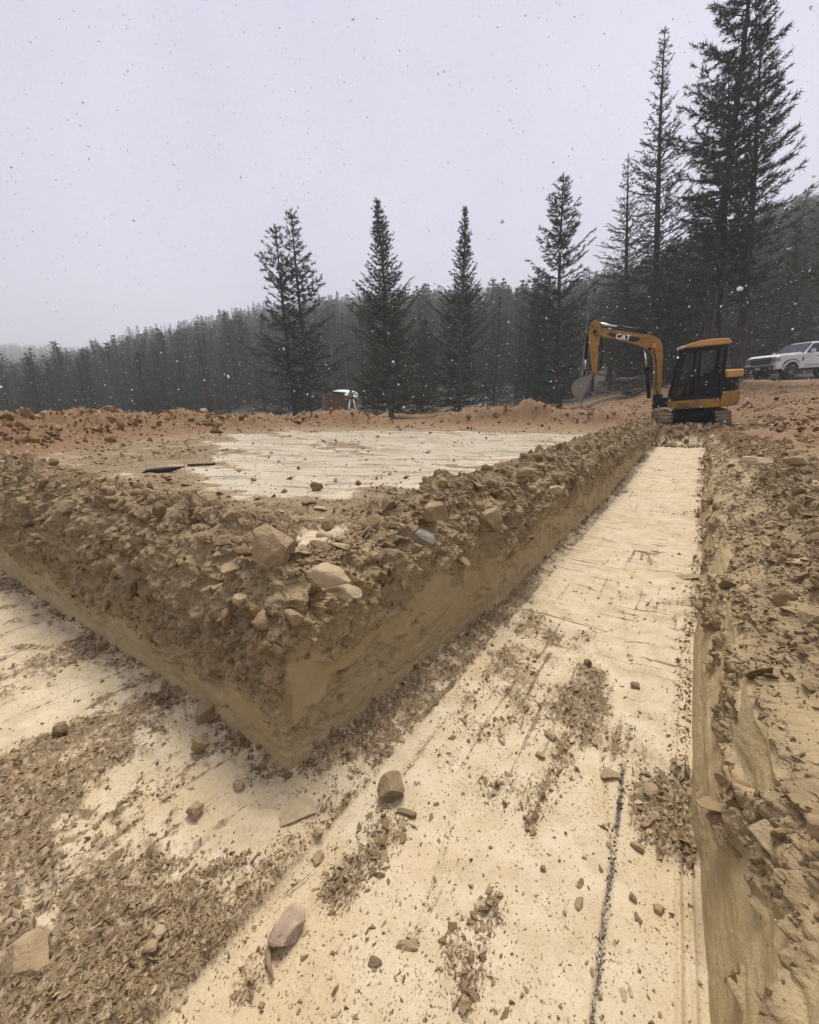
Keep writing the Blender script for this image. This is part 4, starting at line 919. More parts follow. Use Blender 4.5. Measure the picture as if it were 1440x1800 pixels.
fg_tree('pine_tree', PINE, 1288, 1352, 40, 29, 'tall open ponderosa pine with airy right side branches', 11, rad=2.5, whorls=32, per=4, base=.24, tuft=.42, nlen=.24, nwid=.038, tw_len=.62, skip=.12, fill=.75, trunk_r=.22)
fg_tree('pine_tree', PINE, 1570, 1620, 150, 27, 'ponderosa pine reaching in beyond the pickup', 12, rad=3.04, whorls=28, per=4, base=.2, tuft=.42, nlen=.24, nwid=.038, tw_len=.62, trunk_r=.22)

# forest behind: a few tree kinds, copied one by one
KINDS = [
 ('fir_tree', 'dense dark fir', tree_meshes('fir_a', M_BARK, M_TWIG, M_NEED, seed=31, H=12, base=.04, rad=2.51, whorls=24, per=6, tw_len=.5, tuft=.42, nneedle=9, nlen=.22, nwid=.05, shape='spire', fill=.8)),
 ('fir_tree', 'narrow dark fir', tree_meshes('fir_b', M_BARK, M_TWIG, M_NEED, seed=32, H=13, base=.08, rad=1.91, whorls=26, per=5, tw_len=.45, tuft=.42, nneedle=9, nlen=.2, nwid=.05, shape='spire', fill=.8)),
 ('pine_tree', 'round-shouldered dark pine', tree_meshes('pine_c', M_BARK, M_TWIG, M_NEED, seed=33, H=13, base=.16, rad=2.51, whorls=20, per=5, tw_len=.55, tuft=.45, nneedle=10, nlen=.24, nwid=.05, shape='pine', fill=.75)),
 ('pine_tree', 'thin half-bare grey conifer', tree_meshes('pine_d', M_BARKG, M_TWIGB, M_NEEDD, seed=34, H=13, base=.12, rad=1.85, whorls=22, per=5, tw_len=.5, tuft=.36, nneedle=7, nlen=.18, nwid=.045, shape='spire', dead=.35, fill=.7)),
 ('pine_tree', 'bare-stemmed dark pine', tree_meshes('pine_e', M_BARK, M_TWIG, M_NEED, seed=35, H=16, base=.36, rad=2.64, whorls=18, per=5, tw_len=.6, tuft=.45, nneedle=10, nlen=.25, nwid=.05, shape='pine', fill=.8, trunk_r=.2)),
]
fr = np.random.default_rng(77)
def col_of(x, y):
    a = math.atan2(x, y) + YAW; return 720 + 762 * math.tan(a) if abs(a) < 1.3 else 9999
cand = []
FRONT = ([-500, 0, 300, 480, 620, 760, 900, 1000, 1100, 1200, 1300, 1440, 1900], [44, 46, 46, 42, 38, 37, 37, 38, 37, 36, 38, 42, 42])
step = 3.1
for ix in range(-75, 75):
    for iy in range(-10, 75):
        x = (ix + fr.uniform(-.45, .45)) * step; y = (iy + fr.uniform(-.45, .45)) * step; rr = math.hypot(x, y); c = col_of(x, y)
        if not -330 < c < 1760: continue
        if rr < np.interp(c, *FRONT) * fr.uniform(.98, 1.06) or rr > 205: continue
        if rr > 75 and c < 330 and rr > 75 + (c + 330) * .12: continue
        if rr > 90 and fr.random() < .25: continue
        if 1300 < c and rr < 62 and fr.random() < .35: continue
        cand.append((rr, x, y, c))
cand.sort(); near, far = cand[:290], cand[290:]
BEHIND = [(40, 'far along the left spoil berm'), (190, 'beyond the highest left berm hump'), (340, 'beyond the middle of the left berm'), (430, 'behind the leafless grey shrubs'), (560, 'behind the pine pair'), (640, 'behind the outhouse and tripod'), (730, 'behind the olive green fir'), (850, 'behind the narrow spire fir'), (930, 'between spire fir and broad-topped pine'), (1040, 'behind the broad-topped pine'), (1130, 'behind the excavator boom'), (1230, 'behind the tall sparse conifer'), (1330, 'behind the excavator cab'), (1440, 'behind the pickup'), (9999, 'beyond the tail of the pickup')]
def zone(c, rr):
    w = next(n for m, n in BEHIND if c < m); f = rr - float(np.interp(c, *FRONT))
    return w + (', front row' if f < 4 else ', second row' if f < 8.5 else ', deep in the wood')
def kind_for(c, rr):
    if c > 1000: return fr.choice([0, 1, 2, 3, 4], p=[.18, .14, .18, .15, .35])
    return fr.choice([0, 1, 2, 3, 4], p=[.38, .27, .2, .12, .03])
def top_h(c, rr):       # tree height by stand
    return float(np.interp(c, [-300, 0, 200, 400, 600, 1000, 1200, 1440, 1700], [5.4, 5.3, 6.3, 7.6, 7.6, 8.4, 9.4, 11.0, 12.5])) * (1.0 if rr < 60 else 1.3)
HK = [12, 13, 13, 13, 16]
for rr, x, y, c in near:
    k = int(kind_for(c, rr)); nm, lab, me = KINDS[k]; h = top_h(c, rr) * fr.uniform(.72, 1.16); s = h / HK[k]
    lb = ('tall ' if s * HK[k] > 1.03 * top_h(c, rr) else 'low ' if s * HK[k] < .85 * top_h(c, rr) else '') + lab + ' ' + zone(c, rr)
    place_tree(nm, me, x, y, fr.uniform(0, 6.3), s * fr.uniform(1.15, 1.65) * (1.35 if c < 450 else 1), lb, lb, s)

# the far wooded hillside reads as one mass: instances of the same kinds on points
def far_wood(points):
    ms = []
    for k, (nm, lab, me) in enumerate(KINDS):
        bm = bmesh.new(); bm.from_mesh(me[0])
        for f in bm.faces: f.material_index = 2
        tmp = bpy.data.meshes.new('t'); bm.to_mesh(tmp); bm.free(); j = bpy.data.meshes.new('far_tree')
        bm2 = bmesh.new(); bm2.from_mesh(me[1]); bm2.from_mesh(tmp); bm2.to_mesh(j); bm2.free(); bpy.data.meshes.remove(tmp)
        for m in (me[1].materials[0], me[1].materials[1], me[0].materials[0]): j.materials.append(m)
        ms.append(j)
    n = len(points); P = np.array([(x, y, 0) for _, x, y, _ in points], np.float32); P[:, 2] = ground_z(P[:, 0], P[:, 1], False) - .1
    sc = np.zeros((n, 3), np.float32); rot = np.zeros((n, 3), np.float32); idx = np.zeros(n, np.int32)
    for i, (rr, x, y, c) in enumerate(points):
        k = int(kind_for(c, rr)); s = top_h(c, rr) * fr.uniform(.75, 1.2) / HK[k]; sc[i] = (s * fr.uniform(1.2, 1.7),) * 2 + (s,); idx[i] = k; rot[i, 2] = fr.uniform(0, 6.3)
    o = instance_on_points('hillside_wood', ms, P, rot, sc, idx)
    tag(o, 'dark conifer forest covering the hazy hillside', kind='stuff')
for _ in range(2600):
    c = fr.uniform(-320, 520); rr = math.sqrt(fr.uniform(110 ** 2, 640 ** 2)); x, y = azr(c, rr); far.append((rr, x, y, c))
far_wood(far)

# ------------------------------------------------------------------ mini excavator (local +X = boom direction, +Y = its left side, towards the trench end)
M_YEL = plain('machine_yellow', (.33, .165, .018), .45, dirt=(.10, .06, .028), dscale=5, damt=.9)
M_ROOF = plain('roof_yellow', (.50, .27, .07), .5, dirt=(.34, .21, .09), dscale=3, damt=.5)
M_BLK = plain('machine_black', (.006, .006, .0065), .5, dirt=(.013, .010, .008), dscale=5, damt=.4, spec=.2)
M_RUB = plain('track_rubber', (.085, .062, .040), .9, dirt=(.26, .185, .11), dscale=4, damt=.95)
M_MUD = plain('caked_mud', (.16, .115, .07), .95, dirt=(.16, .11, .065), dscale=9, damt=.7)
M_CHR = plain('chrome', (.72, .73, .75), .18, 1.)
M_STEEL = plain('worn_steel', (.22, .20, .175), .6, .35, dirt=(.30, .24, .17), dscale=6, damt=.8)
M_HOSE = plain('hose_rubber', (.010, .010, .010), .6)
M_WHITE = plain('decal_white', (.80, .80, .78), .5)
M_DEC = plain('decal_black', (.012, .010, .010), .45)
def glass_material(name, tint, rough=.03):
    m, t, b, N, L = newmat(name); b.inputs['Base Color'].default_value = (*tint, 1); b.inputs['Transmission Weight'].default_value = 1.; b.inputs['Roughness'].default_value = rough; b.inputs['IOR'].default_value = 1.08
    b.inputs['Specular IOR Level'].default_value = .5; return m
M_GLS = glass_material('cab_glass', (.9, .92, .92))
EXG = float(ground_z(np.array([-.22]), np.array([15.3]), False)[0])
ex = empty('mini_excavator', (-.30, 15.6, EXG - .12), (R(-3), R(3.5), math.pi + R(9))); ex.scale = (.95,) * 3; tag(ex, 'yellow mini excavator with black cab and raised boom at the end of the trench', 'excavator')
def track(lx):
    n = 26; prof = []
    Lh, r = .84, .27
    for k in range(n):      # stadium in (y, z)
        t = k / n
        per = 2 * (2 * Lh) + 2 * math.pi * r; s = t * per
        if s < 2 * Lh: prof.append((-Lh + s, .0, 0))
        elif s < 2 * Lh + math.pi * r: a = (s - 2 * Lh) / r; prof.append((Lh + r * math.sin(a), r - r * math.cos(a), a))
        elif s < 4 * Lh + math.pi * r: prof.append((Lh - (s - 2 * Lh - math.pi * r), 2 * r, math.pi))
        else: a = (s - 4 * Lh - math.pi * r) / r; prof.append((-Lh - r * math.sin(a), r + r * math.cos(a), math.pi + a))
    mb = MB(); mb.prism([(p[0], p[1]) for p in prof], lx - .19, lx + .19, 'x'); o = mb.build('track', M_RUB, ex, .02)
    sh = None
    for i in range(44):
        t = i / 44; per = 4 * Lh + 2 * math.pi * r; s = t * per
        if s < 2 * Lh: y_, z_, a = -Lh + s, 0, 0
        elif s < 2 * Lh + math.pi * r: a = (s - 2 * Lh) / r; y_, z_ = Lh + r * math.sin(a), r - r * math.cos(a)
        elif s < 4 * Lh + math.pi * r: y_, z_, a = Lh - (s - 2 * Lh - math.pi * r), 2 * r, math.pi
        else: a = (s - 4 * Lh - math.pi * r) / r; y_, z_ = -Lh - r * math.sin(a), r + r * math.cos(a); a += math.pi
        if sh is None: sh = MB().box((0, 0, -.008), (.40, .055, .035), None, 1).build('track_lug', M_MUD, o, .006); q = sh
        else: q = sh.copy(); COL.objects.link(q); q.parent = o
        q.location = (lx, y_, z_); q.rotation_euler = (a, 0, 0)
    for yy in (-Lh, Lh):
        MB().tube([(lx - .2, yy, r), (lx + .2, yy, r)], .19, 18).build('idler_wheel', M_BLK, o)
    for k in range(4): MB().tube([(lx - .2, -.5 + k * .33, .12), (lx + .2, -.5 + k * .33, .12)], .085, 12).build('roller', M_BLK, o)
    # mud packed on the front of the track
    V, F = ico(); W = V * np.array((.17, .10, .12)) * (1 + .25 * fbm(V[:, 0] * 2 + lx, V[:, 1] * 2, V[:, 2] * 2, 3, 5))[:, None] + np.array((lx, Lh + .17, .36)); link('mud_cake', mesh_np('mud_cake', W, F, None, True, [M_MUD]), o)
track(.73); track(-.73)
c = MB(); c.prism([(-.55, .30), (.55, .30), (.40, .56), (-.40, .56)], -.5, .5, 'y'); c.box((0, 0, .34), (1.2, .8, .2)); c.build('carbody', M_BLK, ex, .02)
MB().tube([(0, 0, .52), (0, 0, .68)], .42, 24).build('slew_ring', M_BLK, ex)
c = MB(); c.box((0, -1.32, .26), (1.9, .05, .36)); c.box((.3, -1.05, .3), (.1, .55, .09)); c.box((-.3, -1.05, .3), (.1, .55, .09)); c.build('dozer_blade', M_YEL, ex, .01)
# turning deck with skirt panels and counterweight
def arc(cx, cy, r, a0, a1, n): return [(cx + r * math.cos(R(a0 + (a1 - a0) * i / n)), cy + r * math.sin(R(a0 + (a1 - a0) * i / n))) for i in range(n + 1)]
deck = [(.62, -.78), (.62, .70), (.52, .86)] + [(-.45, .92)] + arc(-.30, 0, .93, 118, 242, 10) + [(-.45, -.92), (.5, -.88)]
d = MB(); d.prism(deck, .68, .93, 'z'); dk = d.build('deck', M_YEL, ex, .025)
MB().box((.2, .885, .80), (.62, .05, .16)).build('skirt_panel', M_YEL, dk, .01)
for k in range(4): MB().box((.28, .913, .75 + k * .032), (.36, .012, .012)).build('louvre', M_BLK, dk)
MB().prism([(-.42, .925), (-.62, .90), (-.62, .72), (-.42, .72)], .66, .95, 'z') if False else None
cw = [p for p in arc(-.30, 0, .96, 112, 248, 12)] + [p for p in arc(-.30, 0, .62, 248, 112, 12)]
MB().prism(cw, .72, 1.12, 'z').build('counterweight', M_YEL, ex, .03)
MB().prism(arc(-.30, 0, .90, 105, 255, 12) + [(-.55, -.8), (-.55, .8)], 1.12, 1.62, 'z').build('engine_hood', M_BLK, ex, .04)
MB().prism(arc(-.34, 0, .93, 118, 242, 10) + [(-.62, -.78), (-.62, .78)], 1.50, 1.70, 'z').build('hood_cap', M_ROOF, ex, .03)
MB().box((.15, -.55, 1.13), (.8, .6, .40)).build('side_cover', M_YEL, ex, .04)
# cab: posts, roof, panes
cab = empty('cab'); cab.parent = ex
def bar(pts, r_, name='cab_post', mat=None, par=None): return MB().tube(pts, r_, 6).build(name, mat or M_BLK, par or ex)
cab.name = 'cab'
cy0, cy1 = -.10, .84
FB, FT, RB, RT, MBm, MT = (.56, .93), (.36, 2.40), (-.62, .93), (-.62, 2.40), (-.02, .93), (-.02, 2.40)      # (x, z)
for yy in (cy0, cy1):
    for (a, b) in ((FB, FT), (RB, RT), (MBm, MT)):
        t_ = .05 if a is not MBm else .04
        MB().prism([(a[0] - t_, a[1]), (a[0] + t_, a[1]), (b[0] + t_, b[1]), (b[0] - t_, b[1])], yy - .035, yy + .035, 'y').build('cab_post', M_BLK, cab, .008)
    MB().box((-.13, yy, 2.36), (1.02, .075, .10)).build('cab_rail', M_BLK, cab, .008)
    MB().box((-.03, yy, .98), (1.20, .075, .12)).build('cab_sill', M_BLK, cab, .008)
    MB().prism([(.515, 1.30), (.50, 1.36), (-.02, 1.40), (-.02, 1.34)], yy - .03, yy + .03, 'y').build('cab_rail', M_BLK, cab, .006)
    MB().prism([(-.06, 1.04), (-.58, 1.04), (-.58, 1.60), (-.38, 1.66), (-.06, 1.62)], yy - .028, yy + .028, 'y').build('door_panel', M_BLK, cab, .01)
    MB().prism([(.49, 1.37), (.37, 2.31), (.02, 2.31), (.02, 1.41)], yy - .004, yy + .004, 'y').build('window_pane', M_GLS, cab)
    MB().prism([(-.06, 1.63), (-.38, 1.67), (-.57, 1.62), (-.57, 2.31), (-.06, 2.31)], yy - .004, yy + .004, 'y').build('window_pane', M_GLS, cab)
    MB().prism([(.53, 1.05), (.50, 1.30), (.02, 1.33), (.02, 1.05)], yy - .004, yy + .004, 'y').build('window_pane', M_GLS, cab)
MB().prism([(cy0 + .04, 0), (cy1 - .04, 0), (cy1 - .04, .6), (cy0 + .04, .6)], -.665, -.655, 'x').build('rear_panel', M_BLK, cab).location = (0, 0, 1.0)
MB().box((-.64, .37, 2.0), (.008, .86, .62)).build('window_pane', M_GLS, cab)
MB().box((.455, .37, 1.72), (.008, .86, 1.15), Matrix.Rotation(R(-7.8), 3, 'Y')).build('window_pane', M_GLS, cab)
rp = [(.44, 2.42), (.36, 2.50), (.05, 2.575), (-.35, 2.595), (-.66, 2.57), (-.74, 2.46), (-.72, 2.42)]
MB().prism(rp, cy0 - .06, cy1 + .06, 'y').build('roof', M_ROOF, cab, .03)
s_ = MB(); s_.box((-.25, .37, 1.12), (.45, .48, .14)); s_.box((-.46, .37, 1.45), (.13, .46, .62), Matrix.Rotation(R(-8), 3, 'Y')); s_.build('seat', M_BLK, cab, .03)
for yy in (.20, .54): bar([(.22, yy, .95), (.20, yy, 1.32), (.17, yy, 1.42)], .02, 'lever', M_BLK, cab)
bar([(-.05, cy1 + .06, 1.45), (-.05, cy1 + .06, 1.75)], .016, 'grab_rail', M_BLK, cab)
MB().box((-.58, cy1 + .05, 1.30), (.03, .05, .5)).build('door_hinge', M_BLK, cab, .005)
mr = bar([(.50, cy1 + .02, 1.9), (.62, cy1 + .16, 1.95), (.62, cy1 + .18, 1.8)], .014, 'mirror_arm', M_BLK, cab); MB().box((.62, cy1 + .20, 1.78), (.05, .03, .22)).build('mirror', M_BLK, mr, .01)
MB().tube([(.46, .2, 1.3), (.42, .5, 1.9)], .010, 5).build('wiper', M_BLK, cab)
for yy in (.05, .70): MB().box((.46, yy, 2.44), (.07, .12, .09)).build('work_lamp', plain('lamp_glass', (.5, .5, .5), .15), cab, .01)
MB().tube([(-.8, -.6, 1.6), (-.8, -.6, 1.95)], .04, 8).build('exhaust', M_BLK, ex)
# boom group
BW = .12; BY = -.02
b_ = MB(); b_.box((.66, BY, .84), (.34, .40, .30)); b_.box((.90, BY, .90), (.26, .30, .42)); b_.tube([(.92, BY, .66), (.92, BY, 1.14)], .10, 12); b_.build('swing_post', M_BLK, ex, .02)
boom = [(.83, 1.00), (.83, 1.60), (.85, 2.30), (.89, 2.58), (.98, 2.78), (1.16, 2.90), (1.40, 2.97), (2.10, 3.16), (2.74, 3.34), (2.90, 3.33), (2.96, 3.22), (2.88, 3.12), (2.20, 2.92), (1.55, 2.66), (1.32, 2.54), (1.17, 2.36), (1.07, 1.95), (1.02, 1.0), (.92, .93)]
bo = MB().prism(boom, BY - BW, BY + BW, 'y').build('boom', M_YEL, ex, .015)
for q in ((.92, 1.02), (1.24, 2.52), (2.86, 3.22)): MB().tube([(q[0], BY - BW - .04, q[1]), (q[0], BY + BW + .04, q[1])], .05, 12).build('pin', M_BLK, bo)
dec = [(1.50, 2.86), (1.62, 2.92), (2.40, 3.13), (2.52, 3.10), (2.28, 2.98), (1.72, 2.78), (1.60, 2.77)]
MB().prism(dec, BY + BW + .002, BY + BW + .006, 'y').build('decal', M_DEC, bo)
def text_mesh(body, size):
    cu = bpy.data.curves.new('lettering', 'FONT'); cu.body = body; cu.size = size; cu.extrude = .002; cu.align_x = 'CENTER'; cu.align_y = 'CENTER'; cu.offset = .006
    ob = bpy.data.objects.new('lettering', cu); COL.objects.link(ob); bpy.context.view_layer.update()
    me = bpy.data.meshes.new_from_object(ob.evaluated_get(bpy.context.evaluated_depsgraph_get())); bpy.data.objects.remove(ob); bpy.data.curves.remove(cu); return me
me = text_mesh('CAT', .22); me.materials.clear(); me.materials.append(M_WHITE)
lt = link('lettering', me, bo); lt.location = (2.02, BY + BW + .010, 2.955); lt.rotation_euler = (R(90), 0, math.pi); lt.rotation_euler = Matrix.Rotation(R(-14.5), 3, 'Y').to_4x4().to_3x3().__matmul__(Matrix.Rotation(math.pi, 3, 'Z') @ Matrix.Rotation(R(90), 3, 'X')).to_euler()
MB().prism([(1.955, 2.865), (2.06, 2.893), (2.015, 2.955)], BY + BW + .013, BY + BW + .016, 'y').build('emblem', plain('emblem_yellow', (.75, .42, .03), .5), bo)
MB().box((1.12, BY + BW + .02, 2.62), (.10, .05, .14)).build('work_lamp', M_WHITE if False else M_ROOF, bo, .01)
def ram(a, b, f, r0, r1, name):
    a, b = Vector(a), Vector(b); m_ = a.lerp(b, f); e = MB(); e.tube([a, m_], r0, 10)
    o = e.build(name, M_BLK, ex); MB().tube([m_, b], r1, 10).build('rod', M_CHR, o); MB().tube([m_ - (b - a).normalized() * .06, m_ + (b - a).normalized() * .02], r0 * 1.2, 10).build('gland', M_BLK, o); return o
ram((1.28, BY, 3.02), (2.84, BY, 3.50), .56, .055, .034, 'stick_cylinder')
ram((1.14, BY, 1.00), (1.36, BY, 2.52), .62, .062, .036, 'boom_cylinder')
MB().box((1.30, BY, 2.98), (.12, .16, .10)).build('cylinder_bracket', M_YEL, ex, .01)
stick = [(2.74, 3.54), (2.90, 3.58), (3.02, 3.45), (3.06, 3.15), (2.98, 2.60), (2.90, 1.98), (2.84, 1.90), (2.76, 1.95), (2.72, 2.5), (2.68, 3.05), (2.70, 3.36)]
st = MB().prism(stick, BY - .10, BY + .10, 'y').build('stick', M_YEL, ex, .012)
MB().tube([(2.86, BY - .14, 3.22), (2.86, BY + .14, 3.22)], .06, 12).build('pin', M_BLK, st)
ram((3.10, BY, 3.20), (3.12, BY, 2.05), .66, .052, .03, 'bucket_cylinder')
l_ = MB(); l_.tube([(3.12, BY - .09, 2.05), (2.92, BY - .09, 2.06)], .028, 6); l_.tube([(3.12, BY + .09, 2.05), (2.92, BY + .09, 2.06)], .028, 6); l_.tube([(3.12, BY - .06, 2.05), (3.16, BY - .06, 1.80)], .03, 6); l_.tube([(3.12, BY + .06, 2.05), (3.16, BY + .06, 1.80)], .03, 6); l_.build('bucket_link', M_BLK, ex)
bk = [(2.84, 1.92), (3.02, 1.86), (3.22, 1.82), (3.42, 1.72), (3.52, 1.52), (3.50, 1.36), (3.40, 1.20), (3.24, 1.08)]
bki = [(3.26, 1.11), (3.37, 1.22), (3.46, 1.37), (3.48, 1.52), (3.39, 1.69), (3.20, 1.785), (3.00, 1.82)]
u_ = MB()
for w0, w1 in ((-.31, -.29), (.29, .31)): u_.prism(bk + [(3.18, 1.06), (2.98, 1.55)], BY + w0, BY + w1, 'y')
u_.prism(bk + bki, BY - .29, BY + .29, 'y')
bu = u_.build('bucket', M_STEEL, ex)
for k in range(5): MB().prism([(3.26, 1.10), (3.20, 1.12), (3.12, .98)], BY - .28 + k * .13, BY - .22 + k * .13, 'y').build('tooth', M_STEEL, bu)
MB().tube([(2.72, BY + .11, 2.6), (2.66, BY + .12, 3.1), (2.62, BY + .1, 3.3), (2.4, BY + .1, 3.32), (1.9, BY + .1, 3.16), (1.3, BY + .1, 2.99)], .018, 6).build('hose', M_HOSE, ex)
MB().tube([(1.12, BY + .13, 2.5), (1.02, BY + .14, 2.0), (.98, BY + .14, 1.3), (.86, BY + .14, .95)], .018, 6).build('hose', M_HOSE, ex)
for h_ in ((3.02, 3.3), (3.14, 2.8)): pass
MB().tube([(2.66, BY - .02, 3.0), (2.60, BY, 2.5), (2.66, BY, 2.05), (2.78, BY, 1.98)], .03, 6).build('hose', M_HOSE, ex)

# ------------------------------------------------------------------ white crew-cab pickup (local +X forward)
M_PAINT = plain('white_paint', (.80, .81, .83), .3, dirt=(.50, .45, .38), dscale=2.2, damt=.25)
M_TRIM = plain('black_trim', (.014, .014, .015), .5)
M_TYRE = plain('tyre_rubber', (.022, .020, .019), .85, dirt=(.12, .085, .055), dscale=6, damt=.6)
M_WIN = plain('dark_glass', (.012, .014, .017), .06)
M_LAMP = plain('lamp_lens', (.42, .43, .45), .12, .3)
tx, ty = azr(1404, 36.0); tz = float(ground_z(np.array([tx]), np.array([ty]), False)[0])
vdir = math.atan2(-ty, -tx)                     # towards the trench end
tr = empty('pickup_truck', (tx, ty, tz), (0, 0, 0)); tag(tr, 'white crew-cab pickup parked nose-out on the slope before the trees', 'pickup')
tr.rotation_euler = (R(0), R(3.5), vdir - R(42))
W2 = 1.0
def body_prism(poly, w, name, mat, bev, par=tr, inset=0., top=None): return MB().prism(poly, -w, w, 'y', top).build(name, mat, par, bev)
lower = [(2.96, .62), (3.02, .95), (3.0, 1.30), (2.80, 1.38), (1.30, 1.42), (-.95, 1.40), (-1.0, 1.42), (-3.1, 1.42), (-3.15, .75), (-2.75, .68), (-2.62, .98), (-2.3, 1.10), (-1.9, 1.10), (-1.6, .98), (-1.48, .60), (1.42, .60), (1.52, .98), (1.8, 1.12), (2.2, 1.12), (2.5, .98), (2.6, .62)]
body = body_prism(lower, W2, 'body', M_PAINT, .05)
hood = MB(); hood.prism([(3.01, 1.32), (2.90, 1.43), (1.32, 1.51), (1.30, 1.30), (3.0, 1.2)], -.86, .86, 'y'); hood.build('hood', M_PAINT, tr, .05)
cabp = [(1.30, 1.38), (.66, 2.0), (.34, 2.06), (-.72, 2.06), (-.94, 1.98), (-1.0, 1.38)]
c = MB(); n = len(cabp)
vs = [(p[0], s * (W2 - .04 - (p[1] - 1.34) * .30), p[1]) for s in (-1, 1) for p in cabp]
c.add(vs, [tuple(range(n))[::-1], tuple(range(n, 2 * n))] + [(i, (i + 1) % n, n + (i + 1) % n, n + i) for i in range(n)]); c.build('cabin', M_PAINT, tr, .05)
def pane(poly, s, off=.004):
    e = MB(); a = [(x, s * (W2 - .04 - (z - 1.34) * .30 + off), z) for x, z in poly]; b = [(x, s * (W2 - .04 - (z - 1.34) * .30 - .02), z) for x, z in poly]
    k = len(a); e.add(a + b, [tuple(range(k)), tuple(range(k, 2 * k))[::-1]] + [(i, (i + 1) % k, k + (i + 1) % k, k + i) for i in range(k)]); return e
for s in (-1, 1):
    pane([(1.12, 1.45), (.62, 1.93), (.26, 1.96), (.20, 1.45)], s).build('side_window', M_WIN, tr); pane([(.13, 1.45), (.17, 1.96), (-.72, 1.96), (-.80, 1.45)], s).build('side_window', M_WIN, tr)
    for x0, x1 in ((1.2, .17), (.15, -.86)):
        dd = MB().prism([(x0, .70), (x0, 1.35), (x1, 1.35), (x1, .70)], s * (W2 + .004), s * (W2 + .016), 'y').build('door', M_PAINT, tr, .006)
        MB().box((x1 + .18, s * (W2 + .03), 1.24), (.2, .03, .04)).build('handle', M_TRIM, dd)
        MB().box(((x0 + x1) / 2, s * (W2 + .022), .78), (x0 - x1 - .04, .02, .05)).build('side_moulding', M_CHR, dd)
    mi = MB().box((1.0, s * (W2 + .20), 1.50), (.12, .20, .26)).build('mirror', M_PAINT, tr, .04); MB().box((1.0, s * (W2 + .06), 1.44), (.05, .16, .05)).build('mirror_arm', M_TRIM, mi)
    MB().prism([(3.0, 1.02), (3.005, 1.29), (2.80, 1.31), (2.74, 1.06)], s * (W2 + .006), s * (W2 - .24), 'y').build('headlight', M_LAMP, tr, .02)
    MB().box((3.02, s * .80, 1.15), (.05, .28, .30)).build('headlight', M_LAMP, tr, .02)
    MB().box((1.36, s * (W2 + .008), 1.12), (.07, .02, .22)).build('fender_vent', M_TRIM, tr)
    pl = MB()
    for xc in (2.0, -2.1):
        a = [(xc + .56 * math.cos(R(q)), .52 + .56 * math.sin(R(q))) for q in range(5, 180, 12)]; b = [(xc + .49 * math.cos(R(q)), .52 + .49 * math.sin(R(q))) for q in range(5, 180, 12)][::-1]
        MB().prism(a + b, s * (W2 - .05), s * (W2 + .03), 'y').build('wheel_arch_trim', M_PAINT, tr)
        MB().prism(b + [(xc - .5, .45), (xc + .5, .45)][::-1], s * (W2 - .30), s * (W2 - .04), 'y').build('wheel_well', M_TRIM, tr)
        wz = .43
        w = MB().tube([(xc, s * (W2 - .30), wz), (xc, s * (W2 - .28), wz), (xc, s * (W2 - .02), wz), (xc, s * W2, wz)], [.37, .43, .43, .37], 28).build('wheel', M_TYRE, tr)
        MB().tube([(xc, s * (W2 - .01), wz), (xc, s * (W2 + .012), wz)], [.27, .24], 22).build('rim', M_TRIM, w); MB().tube([(xc, s * (W2), wz), (xc, s * (W2 + .035), wz)], .065, 12).build('hub', M_CHR, w)
        for k in range(8):
            a_ = k * math.pi / 4; MB().tube([(xc, s * (W2 + .016), wz), (xc + .24 * math.cos(a_), s * (W2 + .014), wz + .24 * math.sin(a_))], .022, 5).build('spoke', M_STEEL, w)
    MB().box((.1, s * (W2 - .02), .52), (2.5, .12, .05)).build('running_board', M_TRIM, tr)
MB().add([(1.25, -.88, 1.45), (1.25, .88, 1.45), (.685, .76, 1.995), (.685, -.76, 1.995), (1.18, -.86, 1.44), (1.18, .86, 1.44), (.64, .75, 1.98), (.64, -.75, 1.98)], [(0, 1, 2, 3), (7, 6, 5, 4), (0, 4, 5, 1), (1, 5, 6, 2), (2, 6, 7, 3), (3, 7, 4, 0)]).build('windshield', plain('windshield_glass', (.03, .034, .04), .08), tr).location = (.018, 0, .018)
gr = MB().box((3.02, 0, 1.13), (.06, 1.30, .38)).build('grille', M_TRIM, tr, .02)
for z_ in (1.22, 1.05): MB().box((3.055, 0, z_), (.03, 1.2, .045)).build('grille_bar', M_CHR, gr, .01)
e = MB().prism([(.19 * math.cos(R(a)), .075 * math.sin(R(a))) for a in range(0, 360, 18)], 3.07, 3.085, 'x'); em = e.build('emblem', M_CHR, gr); em.location = (0, 0, 1.135)
em = MB().prism([(.165 * math.cos(R(a)), .058 * math.sin(R(a))) for a in range(0, 360, 18)], 3.086, 3.092, 'x').build('emblem_field', plain('emblem_blue', (.012, .03, .11), .3), gr); em.location = (0, 0, 1.135)
bp_ = MB().prism([(3.02, .56), (3.14, .62), (3.14, .90), (3.02, .92)], -1.0, 1.0, 'y').build('bumper', M_CHR, tr, .03)
MB().box((3.15, 0, .74), (.03, 1.3, .14)).build('bumper_intake', M_TRIM, bp_, .01); MB().box((3.172, 0, .70), (.012, .32, .15)).build('number_plate', plain('plate_white', (.5, .52, .55), .5), bp_)
MB().box((2.98, 0, .48), (.16, 1.7, .16)).build('air_dam', M_TRIM, tr, .02)
for s in (-1, 1): MB().tube([(3.15, s * .78, .68), (3.165, s * .78, .68)], .06, 12).build('fog_lamp', M_LAMP, bp_)
MB().box((0, 0, .55), (5.6, 1.0, .14)).build('chassis', M_TRIM, tr)
MB().box((-2.1, 0, 1.40), (1.9, 1.66, .06)).build('bed_floor', M_TRIM, tr)
